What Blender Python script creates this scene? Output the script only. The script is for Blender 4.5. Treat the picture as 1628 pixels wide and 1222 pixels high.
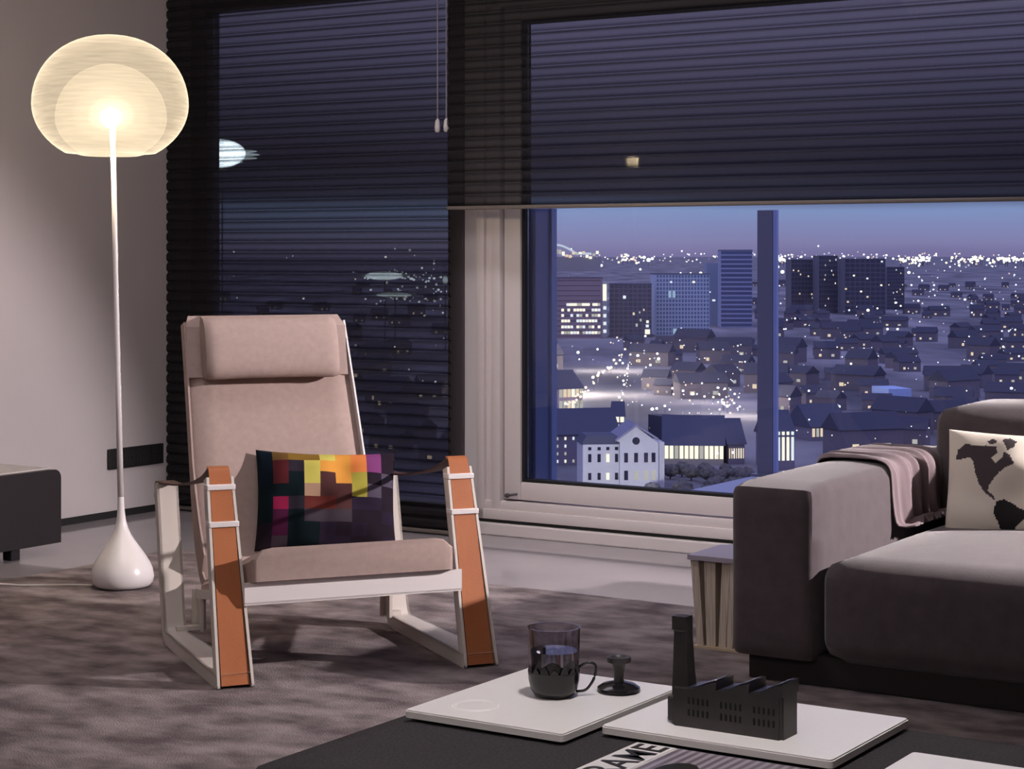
import bpy, bmesh, math, random
from math import sin, cos, pi, radians as R
from mathutils import Vector, Matrix, noise

random.seed(11)
SC = bpy.context.scene
COL = SC.collection
for o in list(bpy.data.objects): bpy.data.objects.remove(o)

# ------------------------------------------------------------------ camera, world, lights, exposure
F = 3068.0                       # focal length in pixels of the 1628 px wide frame
cd = bpy.data.cameras.new('camera')
cam = bpy.data.objects.new('camera', cd); COL.objects.link(cam)
cam.location = (0, 0, 1.0); cam.rotation_euler = (R(90), 0, 0)
cd.sensor_fit = 'HORIZONTAL'; cd.sensor_width = 36.0; cd.lens = F/1628*36.0
cd.shift_y = -(611-405)/1628.0
cd.clip_start = 0.05; cd.clip_end = 40000
SC.camera = cam
SC.view_settings.view_transform = 'Standard'
SC.view_settings.look = 'None'
SC.view_settings.exposure = 0.0
SC.view_settings.gamma = 1.0
SC.view_settings.use_curve_mapping = False
SC.cycles.max_bounces = 10
SC.cycles.transparent_max_bounces = 24
SC.cycles.sample_clamp_indirect = 4.0
SC.cycles.caustics_reflective = False
SC.cycles.caustics_refractive = False
SC.cycles.use_denoising = True

# room frame: u runs right along the window wall, v runs outwards through it
CX, CY = -1.275, 7.73
TH = -math.atan2(.541, .841)
def W(u, v, z=0.0):
    return Vector((CX+.841*u+.541*v, CY-.541*u+.841*v, z))

world = bpy.data.worlds.new('dusk_sky'); SC.world = world; world.use_nodes = True
nt = world.node_tree; nt.nodes.clear()
wo = nt.nodes.new('ShaderNodeOutputWorld'); bg = nt.nodes.new('ShaderNodeBackground')
tc = nt.nodes.new('ShaderNodeTexCoord'); sx = nt.nodes.new('ShaderNodeSeparateXYZ')
rp = nt.nodes.new('ShaderNodeValToRGB')
mr = nt.nodes.new('ShaderNodeMapRange'); mr.inputs['From Min'].default_value = 0.0; mr.inputs['From Max'].default_value = 0.2
mp = nt.nodes.new('ShaderNodeMapping'); mp.inputs['Scale'].default_value = (3, 3, 34)
nz = nt.nodes.new('ShaderNodeTexNoise'); nz.inputs['Scale'].default_value = 2.2; nz.inputs['Detail'].default_value = 3
ma = nt.nodes.new('ShaderNodeMath'); ma.operation = 'MULTIPLY_ADD'; ma.inputs[1].default_value = .006; 
ad = nt.nodes.new('ShaderNodeMath'); ad.operation = 'SUBTRACT'; ad.inputs[1].default_value = .003
L = nt.links.new
L(tc.outputs['Generated'], sx.inputs[0]); L(tc.outputs['Generated'], mp.inputs[0]); L(mp.outputs[0], nz.inputs['Vector'])
L(nz.outputs['Fac'], ma.inputs[0]); L(sx.outputs['Z'], ma.inputs[2]); L(ma.outputs[0], ad.inputs[0])
L(ad.outputs[0], mr.inputs['Value']); L(mr.outputs[0], rp.inputs['Fac'])
cr = rp.color_ramp
stops = [(0.0, (.20, .175, .35)), (.03, (.25, .235, .43)), (.085, (.25, .285, .51)), (.115, (.24, .315, .55)),
         (.150, (.085, .09, .17)), (.25, (.06, .055, .11)), (.38, (.15, .14, .26)), (.55, (.31, .285, .52)), (.72, (.34, .31, .54)), (1.0, (.58, .58, 1.0))]
while len(cr.elements) < len(stops): cr.elements.new(.5)
for e, (p, c) in zip(cr.elements, stops): e.position = p; e.color = (*c, 1)
L(rp.outputs[0], bg.inputs['Color']); L(bg.outputs[0], wo.inputs['Surface'])
bg.inputs['Strength'].default_value = 1.0

def area(name, loc, target, size, energy, color, sy=None):
    d = bpy.data.lights.new(name, 'AREA'); d.energy = energy; d.color = color; d.size = size
    if sy: d.shape = 'RECTANGLE'; d.size_y = sy
    o = bpy.data.objects.new(name, d); COL.objects.link(o); o.location = loc
    o.rotation_euler = (Vector(target)-Vector(loc)).to_track_quat('-Z', 'Y').to_euler(); return o
def spot(name, loc, target, energy, color, angle, blend, rad):
    d = bpy.data.lights.new(name, 'SPOT'); d.energy = energy; d.color = color
    d.spot_size = R(angle); d.spot_blend = blend; d.shadow_soft_size = rad
    o = bpy.data.objects.new(name, d); COL.objects.link(o); o.location = loc
    o.rotation_euler = (Vector(target)-Vector(loc)).to_track_quat('-Z', 'Y').to_euler(); return o
# reading lamp standing at the right of the sofa, out of frame
spot('reading_lamp_light', (3.05, 4.30, 1.60), (-1.0, 5.25, .05), 650, (1, .88, .885), 48, .40, .03)
spot('tray_fill_spot', W(4.2, -3.6, 2.55), W(4.0, -3.3, .3), 120, (1, .93, .92), 46, .6, .10)  # unseen spot added to brighten the trays
# unseen fill lights near the ceiling, added to lift the ambient level
area('fill_light_rear', W(3.6, -5.6, 2.5), W(2.6, -3.0, .3), 1.6, 27, (1, .90, .86))
area('fill_light_front', W(2.4, -2.3, 2.5), W(2.1, -.6, 0.2), 1.2, 17, (.98, .90, .97))
wfl = area('window_wall_fill', W(2.3, -1.15, 2.52), W(2.2, -.35, 0), 1.4, 5.5, (1, .91, .97), .25); wfl.data.spread = R(80)  # unseen strip light added to lift the window wall and nearby floor

# ------------------------------------------------------------------ materials
def mat(name, color=(.8, .8, .8), rough=.5, metal=0.0, spec=.5, **kw):
    m = bpy.data.materials.new(name); m.use_nodes = True
    p = m.node_tree.nodes['Principled BSDF']
    p.inputs['Base Color'].default_value = (*color, 1)
    p.inputs['Roughness'].default_value = rough; p.inputs['Metallic'].default_value = metal
    p.inputs['Specular IOR Level'].default_value = spec
    for k, v in kw.items(): p.inputs[k.replace('_', ' ')].default_value = v
    return m
def noisy(m, c1, c2, scale=8, stretch=(1, 1, 1), detail=4, lo=.35, hi=.65, bump=0, bscale=300, coord='Object'):
    t = m.node_tree; N = t.nodes.new; P = t.nodes['Principled BSDF']
    tc = N('ShaderNodeTexCoord'); mp = N('ShaderNodeMapping'); mp.inputs['Scale'].default_value = stretch
    n = N('ShaderNodeTexNoise'); n.inputs['Scale'].default_value = scale; n.inputs['Detail'].default_value = detail
    r = N('ShaderNodeValToRGB'); r.color_ramp.elements[0].position = lo; r.color_ramp.elements[1].position = hi
    r.color_ramp.elements[0].color = (*c1, 1); r.color_ramp.elements[1].color = (*c2, 1)
    t.links.new(tc.outputs[coord], mp.inputs[0]); t.links.new(mp.outputs[0], n.inputs['Vector'])
    t.links.new(n.outputs['Fac'], r.inputs[0]); t.links.new(r.outputs[0], P.inputs['Base Color'])
    if bump:
        b = N('ShaderNodeBump'); b.inputs['Strength'].default_value = bump; b.inputs['Distance'].default_value = .004
        n2 = N('ShaderNodeTexNoise'); n2.inputs['Scale'].default_value = bscale; n2.inputs['Detail'].default_value = 3
        t.links.new(tc.outputs[coord], n2.inputs['Vector'])
        t.links.new(n2.outputs['Fac'], b.inputs['Height']); t.links.new(b.outputs[0], P.inputs['Normal'])
    return m
def emit(name, color, strength):
    m = bpy.data.materials.new(name); m.use_nodes = True; t = m.node_tree; t.nodes.clear()
    e = t.nodes.new('ShaderNodeEmission'); e.inputs[0].default_value = (*color, 1); e.inputs[1].default_value = strength
    o = t.nodes.new('ShaderNodeOutputMaterial'); t.links.new(e.outputs[0], o.inputs[0]); return m

M = {}
M['wall'] = noisy(mat('wall_paint', rough=.8, spec=.2), (.54, .50, .515), (.57, .53, .545), 2)
M['ceiling'] = mat('ceiling_paint', (.7, .67, .66), .9)
M['floor'] = noisy(mat('polished_resin_floor', rough=.06, spec=.8), (.36, .335, .36), (.40, .375, .40), 3)
M['black_trim'] = mat('black_trim', (.008, .008, .009), .6)
M['rug'] = noisy(mat('rug_pile', rough=1.0, spec=.05), (.135, .110, .114), (.35, .30, .30), 7.0, (1.0, 1.5, 1), 9, .36, .66, .9, 240)
M['frame'] = mat('window_frame_paint', (.84, .78, .77), .38)
M['frame_grey'] = mat('window_post_grey', (.10, .085, .09), .4)
M['seal'] = mat('rubber_seal', (.006, .006, .007), .7)
M['steel'] = mat('cream_lacquered_steel', (.74, .68, .62), .35)
M['steel_white'] = mat('white_lacquered_steel', (.95, .91, .90), .35)
M['leather'] = noisy(mat('tan_leather', rough=.45), (.42, .138, .05), (.49, .17, .064), 14, (1, 1, .2), 4, .3, .7, .15, 400)
M['leather_edge'] = mat('dark_leather', (.07, .028, .02), .6)
M['beige'] = noisy(mat('beige_upholstery', rough=.95, spec=.1), (.45, .345, .31), (.49, .378, .338), 60, (1, 1, 1), 2, .3, .7, .25, 600)
M['sofa'] = noisy(mat('aubergine_grey_upholstery', rough=.93, spec=.12, Sheen_Weight=.35, Sheen_Roughness=.5), (.078, .062, .068), (.098, .08, .086), 25, (1, 1, 1), 4, .3, .7, .3, 500)
M['throw'] = mat('mauve_throw_cloth', (.20, .155, .165), .95, 0, .1, Sheen_Weight=.3)
M['ottoman'] = noisy(mat('charcoal_felt', rough=1, spec=.05), (.040, .037, .040), (.066, .061, .065), 220, (1, 1, 1), 3, .3, .7, .5, 700)
M['tray'] = mat('white_tray_lacquer', (.88, .85, .835), .32)
M['black'] = noisy(mat('matt_black_ceramic', rough=.42), (.026, .023, .023), (.034, .03, .03), 40)
M['black_gloss'] = mat('glossy_black', (.012, .011, .013), .18)
M['slot'] = mat('recess_black', (.002, .002, .002), .9)
M['paper'] = noisy(mat('paper_edge', rough=.9, spec=.1), (.50, .42, .34), (.76, .69, .59), 30, (14, 14, .3), 3)
M['cover'] = mat('pale_cover_board', (.42, .38, .46), .5)
M['white'] = mat('glossy_white', (.84, .81, .80), .25)
M['cab'] = mat('black_cabinet_front', (.016, .014, .017), .35)
M['cabtop'] = mat('white_cabinet_top', (.62, .59, .59), .4)
M['print_white'] = mat('cover_print_white', (.72, .70, .69), .5)
M['print_black'] = mat('cover_print_black', (.01, .01, .01), .5)

def stripes_mat(name, c1, c2, scale):
    m = mat(name, c1, .4); t = m.node_tree; N = t.nodes.new
    tc = N('ShaderNodeTexCoord'); w = N('ShaderNodeTexWave'); w.bands_direction = 'X'; w.inputs['Scale'].default_value = scale
    w.inputs['Distortion'].default_value = .4
    r = N('ShaderNodeValToRGB'); r.color_ramp.elements[0].color = (*c1, 1); r.color_ramp.elements[1].color = (*c2, 1)
    t.links.new(tc.outputs['Object'], w.inputs[0]); t.links.new(w.outputs['Fac'], r.inputs[0])
    t.links.new(r.outputs[0], t.nodes['Principled BSDF'].inputs['Base Color']); return m
M['mag_pic'] = stripes_mat('cover_picture_stripes', (.10, .085, .11), (.36, .31, .36), 22)

def blind_mat():
    m = bpy.data.materials.new('sheer_black_blind_fabric'); m.use_nodes = True; t = m.node_tree; t.nodes.clear(); N = t.nodes.new
    lw = N('ShaderNodeLayerWeight'); lw.inputs['Blend'].default_value = .5
    r = N('ShaderNodeValToRGB'); e = r.color_ramp.elements
    e[0].position = 0; e[0].color = (.25, .25, .25, 1); e[1].position = .60; e[1].color = (.02, .02, .02, 1)
    x = e.new(.14); x.color = (.23, .23, .23, 1); x = e.new(.34); x.color = (.10, .10, .10, 1)
    tr = N('ShaderNodeBsdfTransparent'); di = N('ShaderNodeBsdfPrincipled')
    di.inputs['Base Color'].default_value = (.018, .017, .021, 1); di.inputs['Roughness'].default_value = .8
    di.inputs['Specular IOR Level'].default_value = .15
    mx = N('ShaderNodeMixShader'); o = N('ShaderNodeOutputMaterial')
    t.links.new(lw.outputs['Facing'], r.inputs[0]); t.links.new(r.outputs[0], mx.inputs[0])
    t.links.new(di.outputs[0], mx.inputs[1]); t.links.new(tr.outputs[0], mx.inputs[2]); t.links.new(mx.outputs[0], o.inputs[0])
    return m
M['blind'] = blind_mat()
def pane_mat():
    m = bpy.data.materials.new('window_glass'); m.use_nodes = True; t = m.node_tree; t.nodes.clear(); N = t.nodes.new
    fr = N('ShaderNodeFresnel'); fr.inputs[0].default_value = 1.45
    tr = N('ShaderNodeBsdfTransparent'); tr.inputs[0].default_value = (.96, .98, 1, 1)
    gl = N('ShaderNodeBsdfGlossy'); gl.inputs['Roughness'].default_value = .0
    mx = N('ShaderNodeMixShader'); o = N('ShaderNodeOutputMaterial')
    t.links.new(fr.outputs[0], mx.inputs[0]); t.links.new(tr.outputs[0], mx.inputs[1]); t.links.new(gl.outputs[0], mx.inputs[2])
    t.links.new(mx.outputs[0], o.inputs[0]); return m
M['pane'] = pane_mat()
def shade_mat(name, stops_e, col, trans, stripes=False):
    m = bpy.data.materials.new(name); m.use_nodes = True; t = m.node_tree; t.nodes.clear(); N = t.nodes.new
    lw = N('ShaderNodeLayerWeight'); lw.inputs['Blend'].default_value = .5
    r = N('ShaderNodeValToRGB'); els = r.color_ramp.elements
    while len(els) < len(stops_e): els.new(.5)
    for e, (p, v) in zip(els, stops_e): e.position = p; e.color = (v, v, v, 1)
    em = N('ShaderNodeEmission'); em.inputs[0].default_value = (*col, 1)
    s = N('ShaderNodeMath'); s.operation = 'MULTIPLY'; s.inputs[1].default_value = 4.0
    t.links.new(lw.outputs['Facing'], r.inputs[0]); t.links.new(r.outputs[0], s.inputs[0])
    last = s
    if stripes:
        tc = N('ShaderNodeTexCoord'); mp = N('ShaderNodeMapping'); mp.inputs['Scale'].default_value = (5, 5, 70)
        n = N('ShaderNodeTexNoise'); n.inputs['Scale'].default_value = 2.0; n.inputs['Detail'].default_value = 3
        q = N('ShaderNodeMapRange'); q.inputs['From Min'].default_value = .3; q.inputs['From Max'].default_value = .7
        q.inputs['To Min'].default_value = .8; q.inputs['To Max'].default_value = 1.1
        t.links.new(tc.outputs['Object'], mp.inputs[0]); t.links.new(mp.outputs[0], n.inputs['Vector']); t.links.new(n.outputs['Fac'], q.inputs['Value'])
        k = N('ShaderNodeMath'); k.operation = 'MULTIPLY'; t.links.new(s.outputs[0], k.inputs[0]); t.links.new(q.outputs[0], k.inputs[1]); last = k
    t.links.new(last.outputs[0], em.inputs[1])
    tr = N('ShaderNodeBsdfTransparent'); mx = N('ShaderNodeMixShader'); mx.inputs[0].default_value = trans
    o = N('ShaderNodeOutputMaterial')
    t.links.new(em.outputs[0], mx.inputs[1]); t.links.new(tr.outputs[0], mx.inputs[2]); t.links.new(mx.outputs[0], o.inputs[0]); return m
M['lamp_outer'] = shade_mat('thread_wound_shade', [(0, .20), (.45, .22), (.75, .30), (.92, .42), (1, .50)], (1, .80, .55), .42, True)
M['lamp_inner'] = shade_mat('opal_inner_globe', [(0, .95), (.03, .62), (.10, .40), (.3, .30), (.7, .26), (1, .27)], (1, .80, .54), .13)
M['bulb'] = emit('lamp_bulb_glow', (1, .78, .52), 4800)

def glass_mat(name, color=(1, 1, 1), rough=0.0, ior=1.45):
    return mat(name, color, rough, 0, .5, Transmission_Weight=1.0, IOR=ior)
M['glass'] = glass_mat('smoky_glass', (.72, .70, .74))
M['water'] = glass_mat('water', (.80, .86, .98), 0, 1.33)

# ------------------------------------------------------------------ mesh helpers
def obj(name, bm, m=None, parent=None, smooth=False, mats=None):
    me = bpy.data.meshes.new(name)
    bmesh.ops.recalc_face_normals(bm, faces=bm.faces)
    bm.to_mesh(me); bm.free()
    for k in (mats or ([m] if m else [])): me.materials.append(k)
    if smooth:
        for p in me.polygons: p.use_smooth = True
        if smooth == 'auto':
            me.set_sharp_from_angle(angle=R(38))
    o = bpy.data.objects.new(name, me); COL.objects.link(o)
    if parent: o.parent = parent
    return o
def empty(name, loc=(0, 0, 0), rz=0.0, rx=0.0, ry=0.0):
    o = bpy.data.objects.new(name, None); COL.objects.link(o); o.location = loc; o.rotation_euler = (rx, ry, rz)
    o.empty_display_size = .1; return o
def tag(o, label=None, cat=None, group=None, kind=None):
    if label: o['label'] = label
    if cat: o['category'] = cat
    if group: o['group'] = group
    if kind: o['kind'] = kind
    return o
def NB(): return bmesh.new()
def box(bm, x0, x1, y0, y1, z0, z1, bev=0, seg=2, mi=0):
    r = bmesh.ops.create_cube(bm, size=1)
    vs = r['verts']
    for v in vs:
        v.co = Vector((x0 if v.co.x < 0 else x1, y0 if v.co.y < 0 else y1, z0 if v.co.z < 0 else z1))
    fs = {f for v in vs for f in v.link_faces}
    for f in fs: f.material_index = mi
    if bev:
        es = list({e for v in vs for e in v.link_edges})
        bmesh.ops.bevel(bm, geom=es, offset=bev, segments=seg, profile=.5, affect='EDGES')
    return bm
def lathe(bm, prof, seg=48, off=None, mi=0, cap0=True, cap1=True):
    rings = []
    for i, (r, z) in enumerate(prof):
        ox, oy = off(z) if off else (0, 0)
        rings.append([bm.verts.new((ox+r*cos(2*pi*k/seg), oy+r*sin(2*pi*k/seg), z)) for k in range(seg)])
    for a, b in zip(rings, rings[1:]):
        for k in range(seg):
            f = bm.faces.new((a[k], a[(k+1) % seg], b[(k+1) % seg], b[k])); f.material_index = mi
    if cap0: bm.faces.new(rings[0][::-1])
    if cap1: bm.faces.new(rings[-1])
    return bm
def tube(bm, pts, r, seg=8):
    pts = [Vector(p) for p in pts]; rings = []
    for i, p in enumerate(pts):
        t = (pts[min(i+1, len(pts)-1)]-pts[max(i-1, 0)]).normalized()
        a = t.cross(Vector((0, 0, 1)) if abs(t.z) < .95 else Vector((1, 0, 0))).normalized(); b = t.cross(a)
        rr = r[i] if isinstance(r, (list, tuple)) else r
        rings.append([bm.verts.new(p+rr*(cos(2*pi*k/seg)*a+sin(2*pi*k/seg)*b)) for k in range(seg)])
    for A, B in zip(rings, rings[1:]):
        for k in range(seg): bm.faces.new((A[k], A[(k+1) % seg], B[(k+1) % seg], B[k]))
    bm.faces.new(rings[0][::-1]); bm.faces.new(rings[-1]); return bm
def prism(bm, poly, y0, y1, plane='xz', mi=0):
    def P(a, b, c): return (a, c, b) if plane == 'xz' else ((c, a, b) if plane == 'yz' else (a, b, c))
    A = [bm.verts.new(P(a, b, y0)) for a, b in poly]; B = [bm.verts.new(P(a, b, y1)) for a, b in poly]
    n = len(poly); fs = [bm.faces.new(A), bm.faces.new(B[::-1])]
    for i in range(n): fs.append(bm.faces.new((A[i], B[i], B[(i+1) % n], A[(i+1) % n])))
    for f in fs: f.material_index = mi
    return bm
def softbox(bm, x0, x1, y0, y1, z0, z1, rad=.05, crown=0.0, puff=0.0, n=14, nzz=8):
    """cushion block: superellipse rounded corners, with a crowned top and puffed sides"""
    cx, cy, cz = (x0+x1)/2, (y0+y1)/2, (z0+z1)/2; hx, hy, hz = (x1-x0)/2, (y1-y0)/2, (z1-z0)/2
    r = bmesh.ops.create_cube(bm, size=2); 
    es = list({e for v in r['verts'] for e in v.link_edges})
    bmesh.ops.subdivide_edges(bm, edges=es, cuts=n, use_grid_fill=True)
    for v in bm.verts:
        if v.tag: continue
        v.tag = True
        c = v.co.copy()
        p = Vector((c.x*hx, c.y*hy, c.z*hz))
        q = Vector((max(-hx+rad, min(hx-rad, p.x)), max(-hy+rad, min(hy-rad, p.y)), max(-hz+rad, min(hz-rad, p.z))))
        d = p-q
        if d.length > 1e-9:
            # outermost direction
            p = q+d.normalized()*rad*min(1, d.length/rad if max(abs(c.x), abs(c.y), abs(c.z)) < .999 else 1)
        ux, uy, uz = c.x, c.y, c.z
        p.z += crown*(1-ux*ux)*(1-uy*uy)*(1 if uz > 0 else 0)*max(0, uz)
        p.x += puff*math.copysign(1, ux)*(1-uy*uy)*(1-uz*uz)*(abs(ux) > .98)
        p.y += puff*math.copysign(1, uy)*(1-ux*ux)*(1-uz*uz)*(abs(uy) > .98)
        v.co = p+Vector((cx, cy, cz))
    return bm
def pillow(bm, w, h, t, nx=60, ny=40, face_mi=None, wrinkle=.004, seed=0, corner=.07):
    """two domed sheets, local x width, z height, -y is the front"""
    def pt(i, j, s):
        a = -1+2*i/nx; b = -1+2*j/ny
        k = max(0, (1-abs(a)**2.6)*(1-abs(b)**2.6))**.55
        x = a*w/2*(1-corner*(1-b*b)**1*abs(a)**3*1.0*.6 - 0); z = b*h/2*(1-corner*(1-a*a)*abs(b)**3)
        wr = wrinkle*noise.noise(Vector((a*2.2+seed, b*1.7, s*3)))*2*k
        return Vector((x, s*(t/2*k)+wr, z))
    g = {}
    for s in (-1, 1):
        for i in range(nx+1):
            for j in range(ny+1):
                if s == 1 and (i in (0, nx) or j in (0, ny)): g[s, i, j] = g[-1, i, j]; continue
                g[s, i, j] = bm.verts.new(pt(i, j, s))
        for i in range(nx):
            for j in range(ny):
                f = bm.faces.new([g[s, i, j], g[s, i+1, j], g[s, i+1, j+1], g[s, i, j+1]][::1 if s < 0 else -1])
                if face_mi and s < 0: f.material_index = face_mi((i+.5)/nx, (j+.5)/ny)
                elif face_mi: f.material_index = face_mi(-1, -1)
    return bm
def inpoly(x, y, P):
    c = False; n = len(P)
    for i in range(n):
        x1, y1 = P[i]; x2, y2 = P[i-1]
        if (y1 > y) != (y2 > y) and x < (x2-x1)*(y-y1)/(y2-y1)+x1: c = not c
    return c
def struct(name, bm, m, smooth=False, parent=None):
    o = obj(name, bm, m, parent, smooth)
    if not parent: o['kind'] = 'structure'
    return o
def place(o, u=0, v=0, z=0): o.location = W(u, v, z); o.rotation_euler = (0, 0, TH); return o

# ------------------------------------------------------------------ room shell (local frame u, v, z with the corner at the origin)
UR, VB, HC = 6.3, -7.3, 2.62
place(struct('floor', box(NB(), -.1, UR+.1, VB-.1, .06, -.12, 0), M['floor']))
place(struct('ceiling', box(NB(), -.1, UR+.1, VB-.1, .10, HC, HC+.1), M['ceiling']))
place(struct('wall_left', box(NB(), -.1, 0, VB-.1, .06, 0, HC), M['wall']))
place(struct('wall_right', box(NB(), UR, UR+.1, VB-.1, .06, 0, HC), M['wall']))
place(struct('wall_back', box(NB(), 0, UR, VB-.1, VB, 0, HC), M['wall']))
b = NB()
box(b, 0, 1.388, 0, .10, 2.02, HC); box(b, 1.388, 4.32, 0, .05, 1.92, HC); box(b, 4.32, UR, 0, .10, 0, HC)
box(b, 1.30, 1.392, .0, .06, 0, 2.02)
place(struct('wall_front', b, M['wall']))
place(struct('baseboard_left', box(NB(), 0, .006, VB, 0, 0, .026), M['black_trim']))
# window 1 behind the long blind
w1 = place(tag(empty('window_1'), kind='structure'))
b = NB(); box(b, 0, .085, -.02, .06, 0, 2.02, .004); box(b, 1.25, 1.30, -.02, .06, 0, 2.02, .004)
box(b, .085, 1.25, -.02, .06, 0, .09, .004); box(b, .085, 1.25, -.02, .06, 1.965, 2.02, .004)
obj('window_frame', b, M['frame_grey'], w1)
obj('pane', box(NB(), .085, 1.25, .020, .026, .09, 1.965), M['pane'], w1)
# posts between the two windows
place(struct('trim_1', box(NB(), 1.268, 1.328, -.035, 0, 0, HC, .003), M['frame_grey']))
place(struct('trim_2', box(NB(), 1.329, 1.385, -.028, 0, 0, HC, .003), M['frame']))
# window 2: sliding window
w2 = place(tag(empty('window_2'), kind='structure'))
b = NB()
box(b, 1.393, 1.425, -.045, .05, .055, 1.92, .004); box(b, 1.423, 1.455, -.03, .05, .055, 1.92, .004); box(b, 1.453, 1.49, -.040, .05, .055, 1.92, .004)
box(b, 4.24, 4.32, -.045, .05, .055, 1.92, .004)
box(b, 1.393, 4.32, -.045, .05, .055, .092, .004); box(b, 1.42, 4.3, -.036, .05, .09, .122, .004)
box(b, 1.393, 4.32, -.04, .05, 1.885, 1.92, .004)
obj('window_frame', b, M['frame'], w2, 'auto')
b = NB()
box(b, 1.496, 1.566, -.022, .04, .128, 1.885, .005); box(b, 4.165, 4.235, -.022, .04, .128, 1.885, .005)
box(b, 1.566, 4.165, -.022, .04, .128, .192, .005); box(b, 1.566, 4.165, -.022, .04, 1.835, 1.885, .005)
obj('sash', b, M['frame'], w2, 'auto')
b = NB()
box(b, 1.566, 1.578, -.012, .03, .192, 1.835); box(b, 4.153, 4.165, -.012, .03, .192, 1.835)
box(b, 1.578, 4.153, -.012, .03, .192, .202); box(b, 1.578, 4.153, -.012, .03, 1.823, 1.835)
box(b, 1.386, 1.394, -.03, .05, .04, 1.92); box(b, 1.386, 4.32, -.038, .05, .044, .056)
obj('seal', b, M['seal'], w2)
obj('pane', box(NB(), 1.578, 4.153, .008, .014, .202, 1.823), M['pane'], w2)
b = NB(); 
tube(b, [(1.515, -.024, .142), (1.515, -.036, .142)], .008, 12); tube(b, [(1.515, -.034, .142), (1.56, -.036, .150)], .0045, 8)
obj('latch', b, mat('grey_latch_metal', (.12, .11, .12), .4), w2, True)
place(struct('trim_3', box(NB(), 1.386, 4.32, -.06, .05, 0, .043, .004), M['frame']))

# socket panel on the left wall
sp = place(tag(empty('socket_panel'), 'long black socket panel low on the pale wall behind the floor lamp', 'socket'), .0, .0)
# wall parameter s -> v : point (-1.385,7.56)+s*(.541,.841); v = s-.203
v0, v1 = -.2815-.203, .0176-.203
obj('panel', box(NB(), 0, .012, v0, v1, .184, .262, .003), M['black_trim'], sp)
for k in range(4):
    c = v0+(v1-v0)*(k+.5)/4; b = NB(); box(b, .012, .0135, c-.031, c+.031, .192, .254, .002)
    so = obj('socket', b, M['black_trim'], sp)
    b = NB(); tube(b, [(.0130, c-.009, .223), (.0142, c-.009, .223)], .003, 8); tube(b, [(.0130, c+.009, .223), (.0142, c+.009, .223)], .003, 8)
    obj('pin_hole', b, M['slot'], so)

# rug
b = NB(); box(b, .752, 6.0, -5.2, -.935, 0, .005, .002)
rug = place(obj('rug', b, M['rug'])); tag(rug, 'large mottled grey mauve pile rug covering the polished floor', 'rug')

# ------------------------------------------------------------------ pleated blinds
def blind(name, u0, u1, v, z0, z1, label):
    root = place(tag(empty(name), label, 'blind', 'pleated black blinds at the windows'), u0, v, 0)
    w = u1-u0; b = NB(); n = int(round((z1-z0)/.040)); pitch = (z1-z0)/n; prof = []
    for i in range(n):
        for k in range(10): prof.append((-.0150*abs(sin(pi*k/10))**.7+.0030*(k == 5), z0+pitch*(i+k/10)))
    prof.append((0, z1))
    row = [(b.verts.new((0, y, z)), b.verts.new((w, y, z))) for y, z in prof]
    for (a, c), (d, e) in zip(row, row[1:]): b.faces.new((a, c, e, d))
    obj('fabric', b, M['blind'], root, True)
    b = NB(); box(b, -.002, w+.002, -.016, .010, z0-.013, z0, .003)
    obj('bottom_rail', b, mat('blind_rail_bronze', (.16, .135, .12), .4), root, 'auto')
    b = NB(); box(b, -.002, w+.002, -.022, .016, z1, z1+.035, .004)
    obj('head_rail', b, mat('blind_head_black', (.02, .02, .02), .4), root, 'auto')
    return root
blind('pleated_blind', .004, 1.357, -.150, .018, 2.52, 'floor-length black pleated blind covering the narrow window behind the armchair')
b2 = blind('pleated_blind', 1.366, 4.34, -.178, 1.172, 2.52, 'wide black pleated blind pulled halfway down above the city view')
for k, uu in enumerate((-.052, -.014)):
    b = NB(); tube(b, [(uu, .002, 1.48), (uu, .002, 2.52)], .0022, 6)
    cdn = obj('pull_cord', b, mat('white_cord', (.34, .33, .36), .7), b2)
    b = NB(); lathe(b, [(.002, 0), (.0095, .004), (.0105, .02), (.008, .042), (.003, .05)], 14)
    tsl = obj('cord_weight', b, mat('pale_cord_weight', (.75, .73, .74), .3), cdn, True); tsl.location = (uu, .002, 1.435)

# ------------------------------------------------------------------ media cabinet on the left
cab = place(tag(empty('media_cabinet'), 'low black media cabinet with a pale top along the left wall', 'cabinet'), .03, -1.217, 0)
def rrect(a0, a1, z0, z1, r, corners=(1, 1, 1, 1), n=6):
    P = []
    for (cx, cz, a, on) in ((a1-r, z1-r, 0, corners[0]), (a0+r, z1-r, 90, corners[1]), (a0+r, z0+r, 180, corners[2]), (a1-r, z0+r, 270, corners[3])):
        if on:
            for k in range(n+1): t = R(a+90*k/n); P.append((cx+r*cos(t), cz+r*sin(t)))
        else:
            P.append((a1 if a in (0, 270) else a0, z1 if a in (0, 90) else z0))
    return P
obj('body', prism(NB(), rrect(-2.2, 0, .045, .292, .03, (1, 0, 0, 0)), 0.0, .455, 'yz'), M['cabtop'], cab, 'auto')
obj('front_panel', prism(NB(), rrect(-2.2, .001, .043, .288, .03, (1, 0, 0, 0)), .455, .482, 'yz'), M['cab'], cab, 'auto')
for yy in (-.16, -1.9):
    for xx in (.06, .42):
        obj('foot', box(NB(), xx-.02, xx+.02, yy-.02, yy+.02, 0, .045, .003), M['cab'], cab)

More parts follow.
